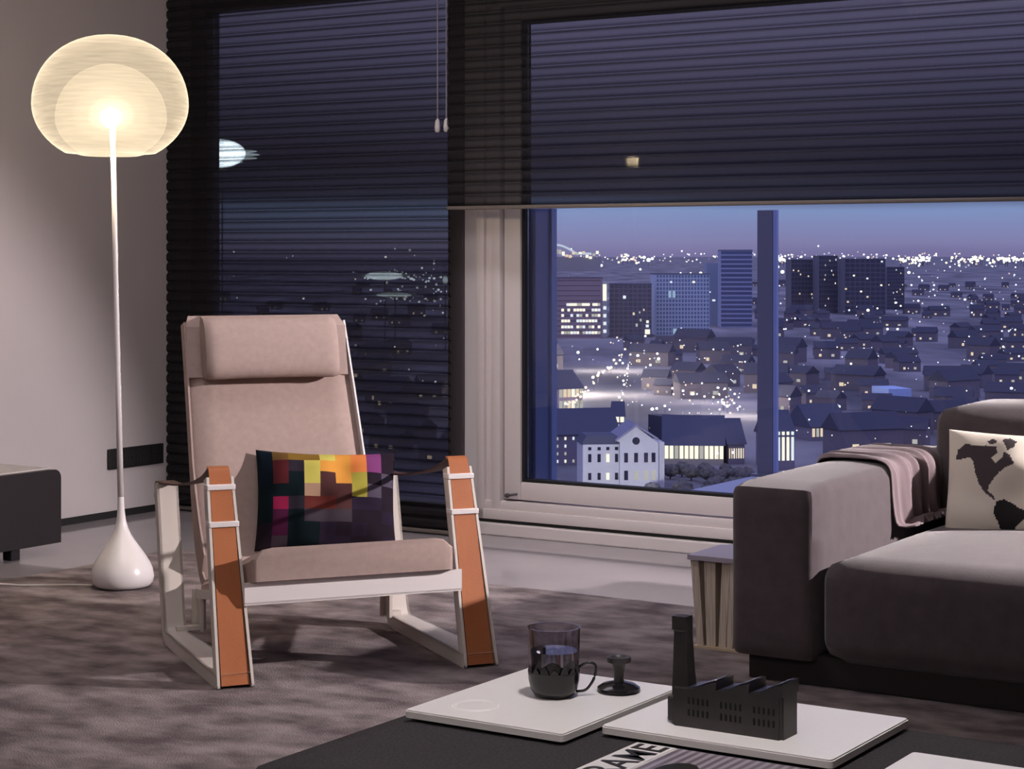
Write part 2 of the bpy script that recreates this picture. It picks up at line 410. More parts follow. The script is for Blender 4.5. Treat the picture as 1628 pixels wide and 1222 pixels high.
# ------------------------------------------------------------------ floor lamp
lx, ly = -1.168, 5.79
lamp = tag(empty('floor_lamp', (lx, ly, .005)), 'white floor lamp with a drop-shaped base and a glowing round shade', 'lamp')
lean = lambda z: (-.022*z, 0)
b = NB()
prof = [(.055, 0), (.080, .004), (.0895, .014), (.0935, .032), (.0905, .052), (.083, .072), (.070, .094), (.055, .116), (.040, .138), (.028, .158), (.0195, .178), (.014, .20), (.011, .23), (.0095, .27)]
lathe(b, prof, 48, lean); obj('base', b, M['white'], lamp, 'auto')
b = NB(); lathe(b, [(.0095, .265), (.0085, .6), (.0080, 1.0), (.0080, 1.46)], 16, lean); obj('pole', b, mat('white_lamp_pole', (.78, .74, .73), .3), lamp, True)
ox = -.022*1.30-.008
b = NB(); pr = [(.083, 1.292), (.105, 1.298)]
for k in range(0, 25):
    t = -.95+(pi/2+.95)*k/24
    r = .2315*max(0, cos(t))**(.92 if t > 0 else 1.0); z = 1.447+(.207*sin(t) if t > 0 else .180*sin(t))
    if z > 1.300: pr.append((max(r, .004), z))
lathe(b, pr, 64, lambda z: (ox, 0), cap0=False, cap1=False); sh = obj('lamp_shade', b, M['lamp_outer'], lamp, True)
b = NB(); pr = [(.084, 1.293)]
for k in range(1, 22):
    t = -1.0+(pi/2+1.0)*k/21; pr.append((max(.165*cos(t), .003), 1.405+(.163*sin(t) if t > 0 else .125*sin(t))))
lathe(b, pr, 56, lambda z: (ox+.002, 0), cap0=True, cap1=False); obj('inner_globe', b, M['lamp_inner'], sh, True)
b = NB(); bmesh.ops.create_uvsphere(b, u_segments=24, v_segments=14, radius=.029)
for v in b.verts: v.co += Vector((ox, 0, 1.405))
obj('bulb', b, M['bulb'], sh, True)
b = NB(); tube(b, [(-.09, -.01, .006), (-.16, .0, .006), (-.30, -.01, .006), (-.42, .025, .006), (-.56, -.01, .006), (-.8, .03, .006), (-1.1, -.02, .006)], .0028, 6)
obj('power_cord', b, mat('white_cable', (.66, .62, .58), .5), lamp, True)

# ------------------------------------------------------------------ armchair
ch = tag(empty('armchair', (-.354, 4.542, .005), math.atan2(.38, .925)), 'beige high-back lounge armchair with steel runners and tan leather strap arms', 'armchair')
def resample(P, rad, n=6):
    P = [Vector(p) for p in P]; out = [P[0]]
    for i in range(1, len(P)-1):
        a, p, c = P[i-1], P[i], P[i+1]; d1 = (a-p).normalized(); d2 = (c-p).normalized()
        r1 = min(rad, (a-p).length/2, (c-p).length/2); s, e = p+d1*r1, p+d2*r1
        for k in range(n+1):
            t = k/n; out.append((1-t)**2*s+2*t*(1-t)*p+t*t*e)
    out.append(P[-1]); return out
def normals2(P):
    N = []
    for i in range(len(P)):
        t = (P[min(i+1, len(P)-1)]-P[max(i-1, 0)]).normalized(); N.append(Vector((t.y, -t.x)))
    return N
def ribbon(bm, path, nrm, o0, o1, xa, xb):
    """solid ribbon following a path in (y,z); offsets along the normal o0..o1; x limits are functions of index"""
    rows = []
    for i, (p, n) in enumerate(zip(path, nrm)):
        a, c = p+n*o0, p+n*o1
        rows.append([bm.verts.new((xa(i), a.x, a.y)), bm.verts.new((xb(i), a.x, a.y)), bm.verts.new((xb(i), c.x, c.y)), bm.verts.new((xa(i), c.x, c.y))])
    for A, B in zip(rows, rows[1:]):
        for k in range(4): bm.faces.new((A[k], A[(k+1) % 4], B[(k+1) % 4], B[k]))
    bm.faces.new(rows[0][::-1]); bm.faces.new(rows[-1]); return bm
loop = resample([(.150, .470), (-.006, .0), (.02, .0)], .022, 5)[:-1]+resample([(.02, .0), (.585, .0), (.690, .395)], .05, 6)[1:]
ln = normals2(loop)                      # from front top down, back, up: outward normal?
cen = Vector((.34, .2))
ln = [n if (p-cen).dot(n) > 0 else -n for p, n in zip(loop, ln)]
def width_at(i):
    p = loop[i]
    if p.x < .16: return .087-.023*min(1, p.y/.5)
    return .062-.006*max(0, min(1, (p.x-.3)/.3))
def shift_at(p): return -.016*max(0, min(1, (p.x-.30)/.25))
for sx_ in (-1, 1):
    x0 = sx_*.3025
    b = NB(); hw = lambda i: width_at(i)/2
    xc = lambda i: x0+shift_at(loop[i])
    ribbon(b, loop, ln, -.033, -.028, lambda i: xc(i)-hw(i), lambda i: xc(i)+hw(i))
    ribbon(b, loop, ln, -.033, .0, lambda i: xc(i)-hw(i), lambda i: xc(i)-hw(i)+.0065)
    ribbon(b, loop, ln, -.033, .0, lambda i: xc(i)+hw(i)-.0065, lambda i: xc(i)+hw(i))
    fr = obj('side_frame', b, M['steel'], ch, 'auto')
    # leather strap: lies in the channel of the front leg, over the top, back to the rear upright
    st = [(.003, .007), (.147, .455), (.162, .489), (.180, .491)]
    sp_ = resample(st, .02, 5); sn = normals2(sp_)
    b = NB(); ribbon(b, sp_, sn, -.002, .002, lambda i: x0-(.033-.008*min(1, sp_[i].y/.5)), lambda i: x0+(.033-.008*min(1, sp_[i].y/.5)))
    obj('leg_strap', b, M['leather'], ch, 'auto')
    st = [(.172, .489), (.25, .462), (.36, .435), (.50, .413), (.62, .404), (.690, .402), (.700, .392), (.704, .36)]
    sp_ = resample(st, .03, 5); sn = normals2(sp_)
    ww = lambda p: .024-.010*sin(pi*max(0, min(1, (p.x-.172)/.5)))
    b = NB(); ribbon(b, sp_, sn, -.0022, .0022, lambda i: x0+shift_at(sp_[i])-ww(sp_[i]), lambda i: x0+shift_at(sp_[i])+ww(sp_[i]))
    obj('arm_strap', b, M['leather_edge'], ch, 'auto')
    for zz in (.446, .362):
        t = zz/.470; yy = -.006+.156*t; wv = .081-.019*t
        b = NB(); box(b, x0-wv/2-.003, x0+wv/2+.003, yy-.006, yy+.032, zz-.006, zz+.007, .002)
        obj('buckle_band', b, M['steel_white'], ch)
    # seat bracket from the runner up to the seat rail
    xi = x0-sx_*.048
    b = NB(); box(b, xi-.004, xi+.004, .535, .575, .030, .135); box(b, xi-.018, xi+.018, .571, .576, .03, .135)
    prism(b, [(.07, .185), (.07, .205), (.56, .135), (.576, .120), (.56, .112)], xi-.012, xi+.012, 'yz')
    box(b, min(xi, x0-.016), max(xi, x0-.016), .545, .565, .034, .045)
    obj('seat_bracket', b, M['steel'], ch)
b = NB(); box(b, -.270, .270, .046, .052, .182, .232); box(b, -.270, .270, .046, .075, .180, .186)
obj('front_rail', b, M['steel_white'], ch)
# seat and back
back = [(.50, .140), (.545, .128), (.60, .158), (.655, .230), (.695, .345), (.727, .48), (.765, .62), (.803, .755), (.818, .805)]
pb = resample([Vector(p) for p in back], .05, 3); nb = normals2(pb); nb = [n if n.dot(Vector((.5, .45))-p) > 0 else -n for n, p in zip(nb, pb)]
def padded(bm, path, nrm, t, xl, xr, rx=.014, cols=14):
    """padded sheet: rounded cross-section"""
    rows = []
    N = len(path)
    for i, (p, n) in enumerate(zip(path, nrm)):
        e = min(1, min(i, N-1-i)/1.5+.45)
        ring = []
        a, c = xl(p), xr(p)
        for k in range(cols+1):
            s = k/cols; x = a+(c-a)*s; edge = min(s, 1-s)*(c-a); h = t*e*(1-(max(0, 1-edge/.02))**2*.6)
            q = p+n*h; ring.append(bm.verts.new((x, q.x, q.y)))
        for k in range(cols, -1, -1):
            s = k/cols; x = a+(c-a)*s; q = p; ring.append(bm.verts.new((x, q.x, q.y)))
        rows.append(ring)
    for A, B in zip(rows, rows[1:]):
        m = len(A)
        for k in range(m): bm.faces.new((A[k], A[(k+1) % m], B[(k+1) % m], B[k]))
    bm.faces.new(rows[0][::-1]); bm.faces.new(rows[-1]); return bm
b = NB(); padded(b, pb, nb, .030, lambda p: -.242+.006*p.y, lambda p: .243-.074*max(0, p.y-.2))
obj('backrest', b, M['beige'], ch, 'auto')
seatp = [(.020, .270), (.022, .240), (.05, .232), (.25, .190), (.42, .152), (.53, .128)]
sy_ = [Vector((.030, .236)), Vector((.05, .232)), Vector((.15, .212)), Vector((.25, .190)), Vector((.35, .168)), Vector((.45, .146)), Vector((.54, .132))]
b = NB()
rows = []
for i, p in enumerate(sy_):
    th = .078-.040*i/(len(sy_)-1)
    ring = []
    for k in range(21):
        s = k/20; x = -.256+.500*s; edge = min(s, 1-s)*.500
        r = .022; dz = 0 if edge > r else r-math.sqrt(max(0, r*r-(r-edge)**2))
        ring.append(b.verts.new((x, p.x+.0, p.y+th-dz)))
    for k in range(20, -1, -1):
        s = k/20; ring.append(b.verts.new((-.256+.500*s, p.x, p.y)))
    rows.append(ring)
# rounded nose
nose = []
for t in (0.0, .25, .5, .75, 1.0): pass
for A, B in zip(rows, rows[1:]):
    m = len(A)
    for k in range(m): b.faces.new((A[k], A[(k+1) % m], B[(k+1) % m], B[k]))
f0 = b.faces.new(rows[0][::-1]); b.faces.new(rows[-1])
es = [e for e in f0.edges if (e.verts[0].co.z+e.verts[1].co.z)/2 > .262 or abs((e.verts[0].co.z-e.verts[1].co.z)) > .02]
bmesh.ops.bevel(b, geom=es, offset=.012, segments=3, profile=.5, affect='EDGES')
obj('seat', b, M['beige'], ch, 'auto')
# white steel shell edge along both sides of the back
for s in (-1, 1):
    b = NB(); P = []; 
    inner = [(p+n*(-.004)) for p, n in zip(pb, nb)]
    outer = [(p+n*(.034+.045*max(0, min(1, (.44-p.y)/.22)))*1.0) if p.y > .16 else p+n*.03 for p, n in zip(pb, nb)]
    poly = [(q.x, q.y) for q in inner]+[(q.x, q.y) for q in outer[::-1]]
    x0 = s*(.247 if s > 0 else .244)
    rowA = []
    for q0, q1 in zip(inner, outer):
        tx = x0-(s*.074*max(0, q0.y-.2) if s > 0 else 0)
        rowA.append([b.verts.new((tx-.0025, q0.x, q0.y)), b.verts.new((tx+.0025, q0.x, q0.y)), b.verts.new((tx+.0025, q1.x, q1.y)), b.verts.new((tx-.0025, q1.x, q1.y))])
    for A, B in zip(rowA, rowA[1:]):
        for k in range(4): b.faces.new((A[k], A[(k+1) % 4], B[(k+1) % 4], B[k]))
    b.faces.new(rowA[0][::-1]); b.faces.new(rowA[-1])
    obj('back_edge', b, M['steel_white'] if s > 0 else M['beige'], ch, 'auto')
# head cushion with its flap over the top
hc = empty('head_cushion'); hc.parent = ch
b = NB(); rows = []; nn = 30
for i in range(nn+1):
    s = i/nn; x = -.206+.366*s; e = min(s, 1-s)*2
    k = max(0, 1-max(0, 1-e*5)**2.2)**.5
    ring = []
    for j in range(28):
        a = 2*pi*j/28; cy_, cz_ = .733, .746
        ry = .048*(.72+.28*k); rz = .081*(.93+.07*k)+.004*(abs(s-.5)*2)**3
        yy = ry*math.copysign(abs(cos(a))**.75, cos(a)); zz = rz*math.copysign(abs(sin(a))**.72, sin(a))
        ring.append(b.verts.new((x, cy_+yy+.26*zz, cz_+zz)))
    rows.append(ring)
for A, B in zip(rows, rows[1:]):
    for k in range(28): b.faces.new((A[k], A[(k+1) % 28], B[(k+1) % 28], B[k]))
b.faces.new(rows[0][::-1]); b.faces.new(rows[-1])
hcm = obj('head_cushion', b, M['beige'], ch, 'auto'); bpy.data.objects.remove(hc)
b = NB(); ribbon(b, [Vector((0.755, 0.823)), Vector((0.8, 0.83)), Vector((0.835, 0.803)), Vector((.84, .74)), Vector((.835, .66))], normals2([Vector((0.755, 0.823)), Vector((0.8, 0.83)), Vector((0.835, 0.803)), Vector((.84, .74)), Vector((.835, .66))]), 0, .006, lambda i: -.20, lambda i: .13)
obj('cushion_flap', b, M['beige'], hcm)
# sleeve over the top of the back
b = NB(); top = [p for p in pb if p.y > .66]; 
tp = [Vector((.776, .64)), Vector((.80, .72)), Vector((.812, .79)), Vector((.826, .812)), Vector((.838, .80)), Vector((.825, .72)), Vector((.80, .64))]
obj('back_sleeve', ribbon(b, [Vector((.772, .66)), Vector((.792, .735)), Vector((.80, .79)), Vector((.822, .806))], normals2([Vector((.772, .66)), Vector((.792, .735)), Vector((.80, .79)), Vector((.822, .806))]), -.03, .012, lambda i: -.243+.012*(i == 3), lambda i: .201-.012*(i == 3)), M['beige'], ch, 'auto')

# checked cushion in the armchair
cols = [(.006, .013, .022), (.17, .095, .03), (.028, .022, .034), (.24, .14, .025), (.62, .56, .12), (.72, .33, .06), (.78, .25, .07), (.20, .05, .17), (.018, .012, .020), (.09, .016, .02), (.26, .014, .06), (.065, .01, .04),
        (.42, .27, .18), (.075, .03, .03), (.40, .36, .06), (.08, .066, .10), (.12, .026, .022), (.055, .043, .056), (.005, .012, .016), (.022, .015, .032)]
#   index: 0 navy 1 ochre 2 slate 3 olive gold 4 yellow 5 orange 6 bright orange 7 magenta 8 plum black 9 maroon 10 crimson 11 dark magenta 12 tan 13 brown 14 lime 15 grey violet 16 brick 17 grey 18 dark teal 19 dark violet
GRID = [  # rows top to bottom, 9 columns
    [0, 1, 3, 3, 4, 5, 6, 7, 8],
    [0, 9, 2, 4, 5, 5, 6, 7, 8],
    [0, 9, 18, 4, 13, 5, 14, 8, 15],
    [18, 18, 18, 12, 13, 13, 14, 15, 8],
    [18, 10, 2, 16, 16, 13, 19, 19, 8],
    [18, 11, 18, 17, 17, 17, 8, 8, 19],
    [8, 11, 18, 18, 19, 8, 19, 8, 8],
    [8, 17, 18, 18, 19, 19, 8, 8, 19]]
cmats = [mat('check_cloth', c, .9, 0, .1) for c in cols]
def cmi(a, b_):
    if a < 0: return 8
    return GRID[min(7, int((1-b_)*8))][min(8, int(a*9))]
b = NB(); pillow(b, .375, .275, .11, 63, 48, cmi, .014, 3)
cu = obj('scatter_cushion', b, None, None, True, cmats)
cu.matrix_world = ch.matrix_basis @ Matrix.Translation((.092, .592, .341)) @ Matrix.Rotation(R(-10), 4, 'Z') @ Matrix.Rotation(R(-22), 4, 'X') @ Matrix.Rotation(R(2.5), 4, 'Y')
tag(cu, 'small dark cushion with yellow, orange and crimson checks in the armchair', 'cushion')

# ------------------------------------------------------------------ sofa
so = place(tag(empty('sofa'), 'low dark grey modular sofa with a block arm in front of the window', 'sofa'), 0, 0, .005)
obj('plinth', box(NB(), 3.262, 5.6, -1.685, -.62, 0, .07, .006), mat('sofa_plinth_cloth', (.03, .025, .027), .9), so, 'auto')
b = NB(); softbox(b, 3.2275, 3.446, -1.722, -.60, .052, .462, .030, .010, .003, 18)
obj('armrest', b, M['sofa'], so, 'auto')
b = NB(); softbox(b, 3.450, 5.0, -1.722, -.66, .055, .300, .06, .034, .003, 22)
obj('seat', b, M['sofa'], so, 'auto')
b = NB(); softbox(b, 3.440, 5.55, -.96, -.70, .25, .605, .06, .03, .006, 20)
obj('backrest', b, M['sofa'], so, 'auto')
b = NB(); softbox(b, 5.01, 5.55, -1.72, -.66, .055, .312, .05, .03, .003, 14)
obj('seat', b, M['sofa'], so, 'auto')

# throw draped over the sofa arm
def throw():
    b = NB(); path = []
    z = .476; ul, ur = 3.2255, 3.4495
    path += [(ul, .36), (ul, .40), (ul, .43)]
    for k in range(7): t = R(180-90*k/6); path.append((ul+.030+.030*cos(t), z-.030+.030*sin(t)))
    for k in range(1, 10): path.append((ul+.03+(ur-ul-.06)*k/10, z+.003))
    for k in range(7): t = R(90-90*k/6); path.append((ur-.030+.030*cos(t), z-.030+.030*sin(t)))
    path += [(ur+.001, .425), (ur+.001, .40), (ur+.002, .375), (ur+.003, .35), (ur+.006, .328), (ur+.014, .316), (ur+.034, .314), (ur+.06, .322)]
    N = len(path); nv = 110; rows = []
    for i, (u, zz) in enumerate(path):
        s = i/(N-1); row = []
        pa = Vector(path[max(0, i-1)]); pc = Vector(path[min(N-1, i+1)]); t = (pc-pa).normalized(); n = Vector((-t.y, t.x))
        for j in range(nv+1):
            w = j/nv; wid = .34+.10*abs(s-.4)
            vv = -1.205-.045*sin(s*2.2)+w*wid+.012*sin(s*6+w*9)
            q = noise.noise(Vector((s*2.2, w*4.5, 4))); q2 = noise.noise(Vector((s*3.0, w*9, 9)))
            ph = w*34+5.0*s*(.4+w)+2.6*q
            amp = .0045+.0105*s**1.3
            ridge = max(0, sin(ph))**1.0+.35*max(0, sin(ph*1.9+3*q2))
            d = .004+amp*ridge+.004*max(0, q2)
            d *= min(1, .25+min(w, 1-w)*14)
            row.append(b.verts.new((u+n.x*d, vv, zz+n.y*d)))
        rows.append(row)
    for A, B in zip(rows, rows[1:]):
        for j in range(nv): b.faces.new((A[j], A[j+1], B[j+1], B[j]))
    o = obj('throw_blanket', b, M['throw'], None, True)
    md = o.modifiers.new('thick', 'SOLIDIFY'); md.thickness = .003; md.offset = 1
    return place(tag(o, 'mauve grey throw blanket draped in folds over the sofa arm', 'blanket'), 0, 0, .005)
throw()

# map cushion
NA = [(.03, .62), (.05, .74), (.14, .82), (.24, .80), (.36, .81), (.47, .80), (.50, .73), (.44, .66), (.50, .60), (.56, .66), (.57, .74), (.64, .70), (.70, .60), (.62, .56), (.55, .50), (.50, .44), (.44, .34), (.43, .28), (.49, .24), (.52, .18), (.49, .20), (.40, .26), (.33, .36), (.28, .48), (.25, .60), (.20, .655), (.10, .63)]
SA = [(.53, .17), (.60, .20), (.68, .17), (.76, .12), (.86, .08), (.84, .0), (.76, -.08), (.70, -.18), (.66, -.30), (.61, -.31), (.60, -.18), (.56, -.05), (.51, .05)]
IS = [[(.36, .86), (.42, .90), (.47, .88), (.46, .84), (.40, .83)], [(.52, .90), (.60, .92), (.68, .88), (.66, .80), (.60, .76), (.57, .82)], [(.88, .80), (1.05, .92), (1.1, .72), (.95, .70)]]
def mmi(a, b_):
    if a < 0: return 0
    x = a*1.9+.00; y = -.52+b_*1.50
    x = x-.08
    if inpoly(x, y, NA) or any(inpoly(x, y, q) for q in IS): return 1
    if inpoly(x, y, SA): return 2
    if inpoly(x-1.0, y, [(.0, .5), (.2, .9), (.7, .8), (.75, .4), (.4, .2), (.3, .45)]): return 1
    return 0
b = NB(); pillow(b, .46, .335, .12, 150, 110, mmi, .012, 9, .05)
mc = obj('scatter_cushion', b, None, None, True, [mat('ivory_cushion_cloth', (.78, .72, .62), .9, 0, .1), mat('charcoal_map_print', (.055, .042, .048), .9), mat('black_map_print', (.008, .006, .008), .9)])
mc.matrix_world = Matrix.Translation(W(3.755, -1.075, .390)) @ Matrix.Rotation(TH, 4, 'Z') @ Matrix.Rotation(R(3), 4, 'Z') @ Matrix.Rotation(R(-12), 4, 'X')
tag(mc, 'ivory cushion printed with a dark world map on the sofa seat', 'cushion')

# magazines standing beside the sofa
rk = place(tag(empty('magazine_stool'), 'small stool with a pale top board, packed with magazines beside the sofa arm', 'stool'), 3.0, -1.44, .005)
obj('top', prism(NB(), [(-.022, -.01), (.22, -.01), (.22, .21), (-.004, .21), (-.03, .19)], .222, .234, 'xy'), M['cover'], rk)
obj('bottom_board', box(NB(), -.008, .215, -.008, .20, 0, .006), mat('cream_board', (.62, .50, .36), .6), rk)
mm = None
x = .0
for k in range(7):
    t = random.uniform(.014, .026); dx = -.018+.004*k; lean_ = [-.018, -.004, .010, .014, .020, .024, .01][k]; x1 = x+t
    b = NB()
    A = [(x, 0.0065), (x1, .0065), (x1+lean_+.003, .22), (x+lean_-.004*(k % 2), .22)]
    prism(b, A, 0+.004*(k % 3), .185, 'xz')
    m_ = obj('magazine', b, M['paper'], None)
    place(m_, 3.0, -1.44, .005)
    tag(m_, ['leftmost', 'second from the left', 'third from the left', 'fourth from the left', 'fifth from the left', 'sixth from the left', 'rightmost'][k]+' of the upright magazines packed under the small stool top', 'magazine', 'magazines standing beside the sofa')
    x = x1+random.uniform(.003, .009)
    if x > .19: break

# ------------------------------------------------------------------ ottoman / coffee table with trays
ot = place(tag(empty('ottoman'), 'low charcoal felt ottoman carrying the white trays in the foreground', 'ottoman'), 3.490, -3.775, .005)
b = NB(); softbox(b, 0, 1.7, 0, .708, .05, .295, .040, 0, .002, 22)
obj('cushion_block', b, M['ottoman'], ot, 'auto')
obj('plinth', box(NB(), .04, 1.66, .04, .66, 0, .055), M['black_trim'], ot)
def tray(u0, u1, v0_, v1_, label, well=None):
    r = place(tag(empty('serving_tray'), label, 'tray', 'white serving trays on the ottoman'), u0, v0_, .3005)
    w, d = u1-u0, v1_-v0_
    b = NB(); prism(b, rrect(0, w, 0, d, .008, n=4), .005, .0165, 'xy')
    es = [e for e in b.edges if abs(e.verts[0].co.z-e.verts[1].co.z) < 1e-6 and e.verts[0].co.z > .01]
    bmesh.ops.bevel(b, geom=es, offset=.002, segments=2, affect='EDGES')
    o = obj('tray_top', b, M['tray'], r, 'auto')
    b = NB(); box(b, .012, w-.012, .012, d-.012, 0, .005); obj('foot_pad', b, M['black_trim'], r)
    if well:
        b = NB(); n = 40; cx_, cy_, rr = well
        for (ra, rb_, za, zb) in ((rr, rr-.003, .0165, .0185), (rr-.003, rr-.009, .0185, .0168)):
            A = [b.verts.new((cx_+ra*cos(2*pi*k/n), cy_+ra*sin(2*pi*k/n), za)) for k in range(n)]
            B = [b.verts.new((cx_+rb_*cos(2*pi*k/n), cy_+rb_*sin(2*pi*k/n), zb)) for k in range(n)]
            for k in range(n): b.faces.new((A[k], A[(k+1) % n], B[(k+1) % n], B[k]))
        obj('cup_ring', b, M['tray'], r, True)
    return r
tray(3.548, 3.828, -3.46, -3.10, 'white square-edged tray holding the glass cup and the black holder', (.078, .078, .037))
tray(3.846, 4.208, -3.385, -3.10, 'white tray with the black factory model on it')
tray(4.281, 4.62, -3.60, -3.279, 'bare white tray cut off by the bottom right corner')
ZT = .317

# glass cup with black holder
gc = place(tag(empty('glass_cup'), 'clear glass of water seated in a black cup with a thin handle', 'cup'), 3.691, -3.261, ZT)
gc.rotation_euler = (0, 0, 0)
def shell(bm, outer, inner, seg=48):
    return lathe(bm, outer+inner[::-1], seg, cap0=True, cap1=True)
b = NB(); shell(b, [(.026, .004), (.034, .012), (.0375, .03), (.0395, .06), (.0412, .107)], [(.022, .009), (.031, .016), (.0350, .032), (.0372, .06), (.0395, .107)])
gl = obj('glass', b, M['glass'], gc, 'auto')
b = NB(); lathe(b, [(.021, .0105), (.0305, .0175), (.0346, .033), (.0366, .06), (.0370, .071)], 48)
obj('water', b, M['water'], gc, 'auto')
b = NB(); sil = []
shell(b, [(.024, 0), (.031, .003), (.0365, .012), (.0395, .026), (.0405, .040)], [(.020, .003), (.029, .006), (.0350, .014), (.0380, .027), (.0392, .0405)])
n = 48
for k in range(16):
    a = 2*pi*k/16; r_ = .0405; h = .014 if k % 2 else .008
    vs = [b.verts.new((r_*cos(a+da), r_*sin(a+da), zz)) for da, zz in ((-.19, .038), (.19, .038), (.10, .040+h*.6), (0, .040+h), (-.10, .040+h*.6))]
    b.faces.new(vs)
hd = obj('cup_holder', b, M['black_gloss'], gc, 'auto')
b = NB(); P = []
for k in range(15):
    t = k/14; a = R(100-205*t); P.append((.040+.024*max(0, cos(a*.9))**.8 if 0 < t < 1 else .038, 0, .030+.021*sin(a)))
P = [Vector((q.x, 0, q.y)) for q in resample([(.038, .044), (.050, .052), (.0655, .050), (.064, .028), (.050, .008), (.034, .007)], .013, 8)]
tube(b, [Vector(p) for p in P], .0022, 8); obj('handle', b, M['black_gloss'], hd, True)

# black holder (spool shape)
sh_ = place(tag(empty('candle_holder'), 'small black spool-shaped candle holder on the tray beside the glass cup', 'candle holder'), 3.761, -3.181, ZT)
b = NB(); lathe(b, [(.030, 0), (.034, .003), (.0335, .007), (.026, .012), (.016, .0145), (.010, .016)], 40); obj('base', b, M['black_gloss'], sh_, 'auto')
b = NB(); lathe(b, [(.009, .0145), (.0075, .020), (.008, .030), (.0105, .042), (.0125, .046)], 24); obj('stem', b, M['black'], sh_, 'auto')
b = NB(); shell(b, [(.012, .045), (.0185, .0465), (.0195, .050), (.019, .0545)], [(.008, .050), (.0115, .0525), (.0135, .0545)], 40); obj('cup', b, M['black'], sh_, 'auto')

# factory shaped box
fa = place(tag(empty('factory_ornament'), 'black factory-shaped desk box with a tall chimney and sawtooth roof', 'ornament'), 3.937, -3.326, ZT)
Lf, Df = .170, .055
poly = [(0, 0), (Lf, 0), (Lf+.003, .085)]
tw = Lf/3
poly = [(-.006, .0), (Lf, 0), (Lf+.002, .084), (Lf-.004, .074), (Lf-.03, .0665), (2*tw, .064), (2*tw+.001, .078), (2*tw-.03, .067), (tw+.004, .062), (tw+.003, .071), (tw-.03, .062), (.012, .058), (-.006, .058)]
b = NB(); prism(b, [(-.006, 0), (Lf, 0), (Lf, .062), (-.006, .054)], 0, Df, 'xz')
bmesh.ops.bevel(b, geom=[e for e in b.edges if abs(e.verts[0].co.z-e.verts[1].co.z) > .03], offset=.005, segments=3, affect='EDGES')
bd = obj('body', b, M['black'], fa, 'auto')
for k in range(3):
    x0 = .014+(Lf-.014)/3*k; x1 = .014+(Lf-.014)/3*(k+1)
    z0 = .055+.003*k; z1 = z0+.016+.001*k
    b = NB(); prism(b, [(x0, z0-.003), (x1, z0-.001), (x1+.001, z1), (x1-.014, z1-.005), (x0+.016, z0+.002), (x0, z0)], -.0005, Df+.0005, 'xz')
    rf = obj('roof_section', b, M['black'], fa)
    b = NB(); prism(b, [(x0+.004, z0+.0007), (x0+.017, z0+.003), (x1-.014, z1-.004), (x1-.002, z1+.0004), (x1-.002, z1+.0012), (x1-.014, z1-.003), (x0+.017, z0+.004), (x0+.004, z0+.0018)], .004, Df-.004, 'xz')
    obj('roof_light', b, mat('slate_blue_roof', (.045, .045, .085), .35), rf)
    b = NB()
    for c in range(5):
        for r_ in range(2):
            xx = x0+.007+c*.0075; zz = .017+r_*.017
            prism(b, [(xx, zz), (xx+.0032, zz), (xx+.0032, zz+.008), (xx+.0016, zz+.0105), (xx, zz+.008)], -.0006, .002, 'xz')
    obj('window_slot', b, M['slot'], bd)
b = NB()
A = [(-.016, 0, .044, .030), (.0, 0, 0, 0)]
def taper(bm, secs):
    rows = []
    for (x0, x1, y0, y1, z) in secs: rows.append([bm.verts.new((x0, y0, z)), bm.verts.new((x1, y0, z)), bm.verts.new((x1, y1, z)), bm.verts.new((x0, y1, z))])
    for A, B in zip(rows, rows[1:]):
        for k in range(4): bm.faces.new((A[k], A[(k+1) % 4], B[(k+1) % 4], B[k]))
    bm.faces.new(rows[0][::-1]); bm.faces.new(rows[-1]); return bm
taper(b, [(-.012, .014, .014, .040, .0), (-.012, .0145, .014, .040, .055), (-.0115, .0125, .015, .039, .075), (-.0105, .0095, .017, .037, .133), (-.0135, .0095, .016, .038, .136), (-.0135, .009, .016, .038, .155)])
obj('chimney', b, M['black'], fa)
b = NB(); box(b, -.018, -.004, .008, .046, .002, .040, .004); obj('side_block', b, M['black'], fa)

# magazine under the tray
mg = place(tag(empty('magazine'), 'flat magazine with a white lettered band partly under the middle tray', 'magazine'), 3.913, -3.625, .3005)
obj('pages', box(NB(), 0, .285, 0, .23, 0, .003), M['print_white'], mg)
obj('cover_picture', box(NB(), .066, .284, .001, .229, .003, .0036), M['mag_pic'], mg)
b = NB(); prism(b, [(.063+.012*cos(2*pi*k/24)*2.4+.055, .12+.03*sin(2*pi*k/24)*1.5) for k in range(24)], .0036, .0040, 'xy'); obj('cover_figure', b, M['print_black'], mg)
obj('masthead_band', box(NB(), 0, .062, 0, .23, .003, .0036), mat('masthead_white', (.74, .72, .71), .4), mg)
tx = bpy.data.curves.new('masthead_lettering', 'FONT'); tx.body = 'FRAME'; tx.size = .068; tx.extrude = .0002; tx.space_character = 1.0; tx.offset = .0009
tx.materials.append(M['print_black'])
to = bpy.data.objects.new('masthead_lettering', tx); COL.objects.link(to); to.parent = mg
to.location = (.055, .020, .0039); to.rotation_euler = (0, 0, R(90))
bpy.context.view_layer.update()
_me = bpy.data.meshes.new_from_object(to.evaluated_get(bpy.context.evaluated_depsgraph_get()))
_tm = bpy.data.objects.new('masthead_letters', _me); COL.objects.link(_tm); _tm.parent = mg
_tm.location = (.055, .020, .0039); _tm.rotation_euler = (0, 0, R(90)); bpy.data.objects.remove(to)

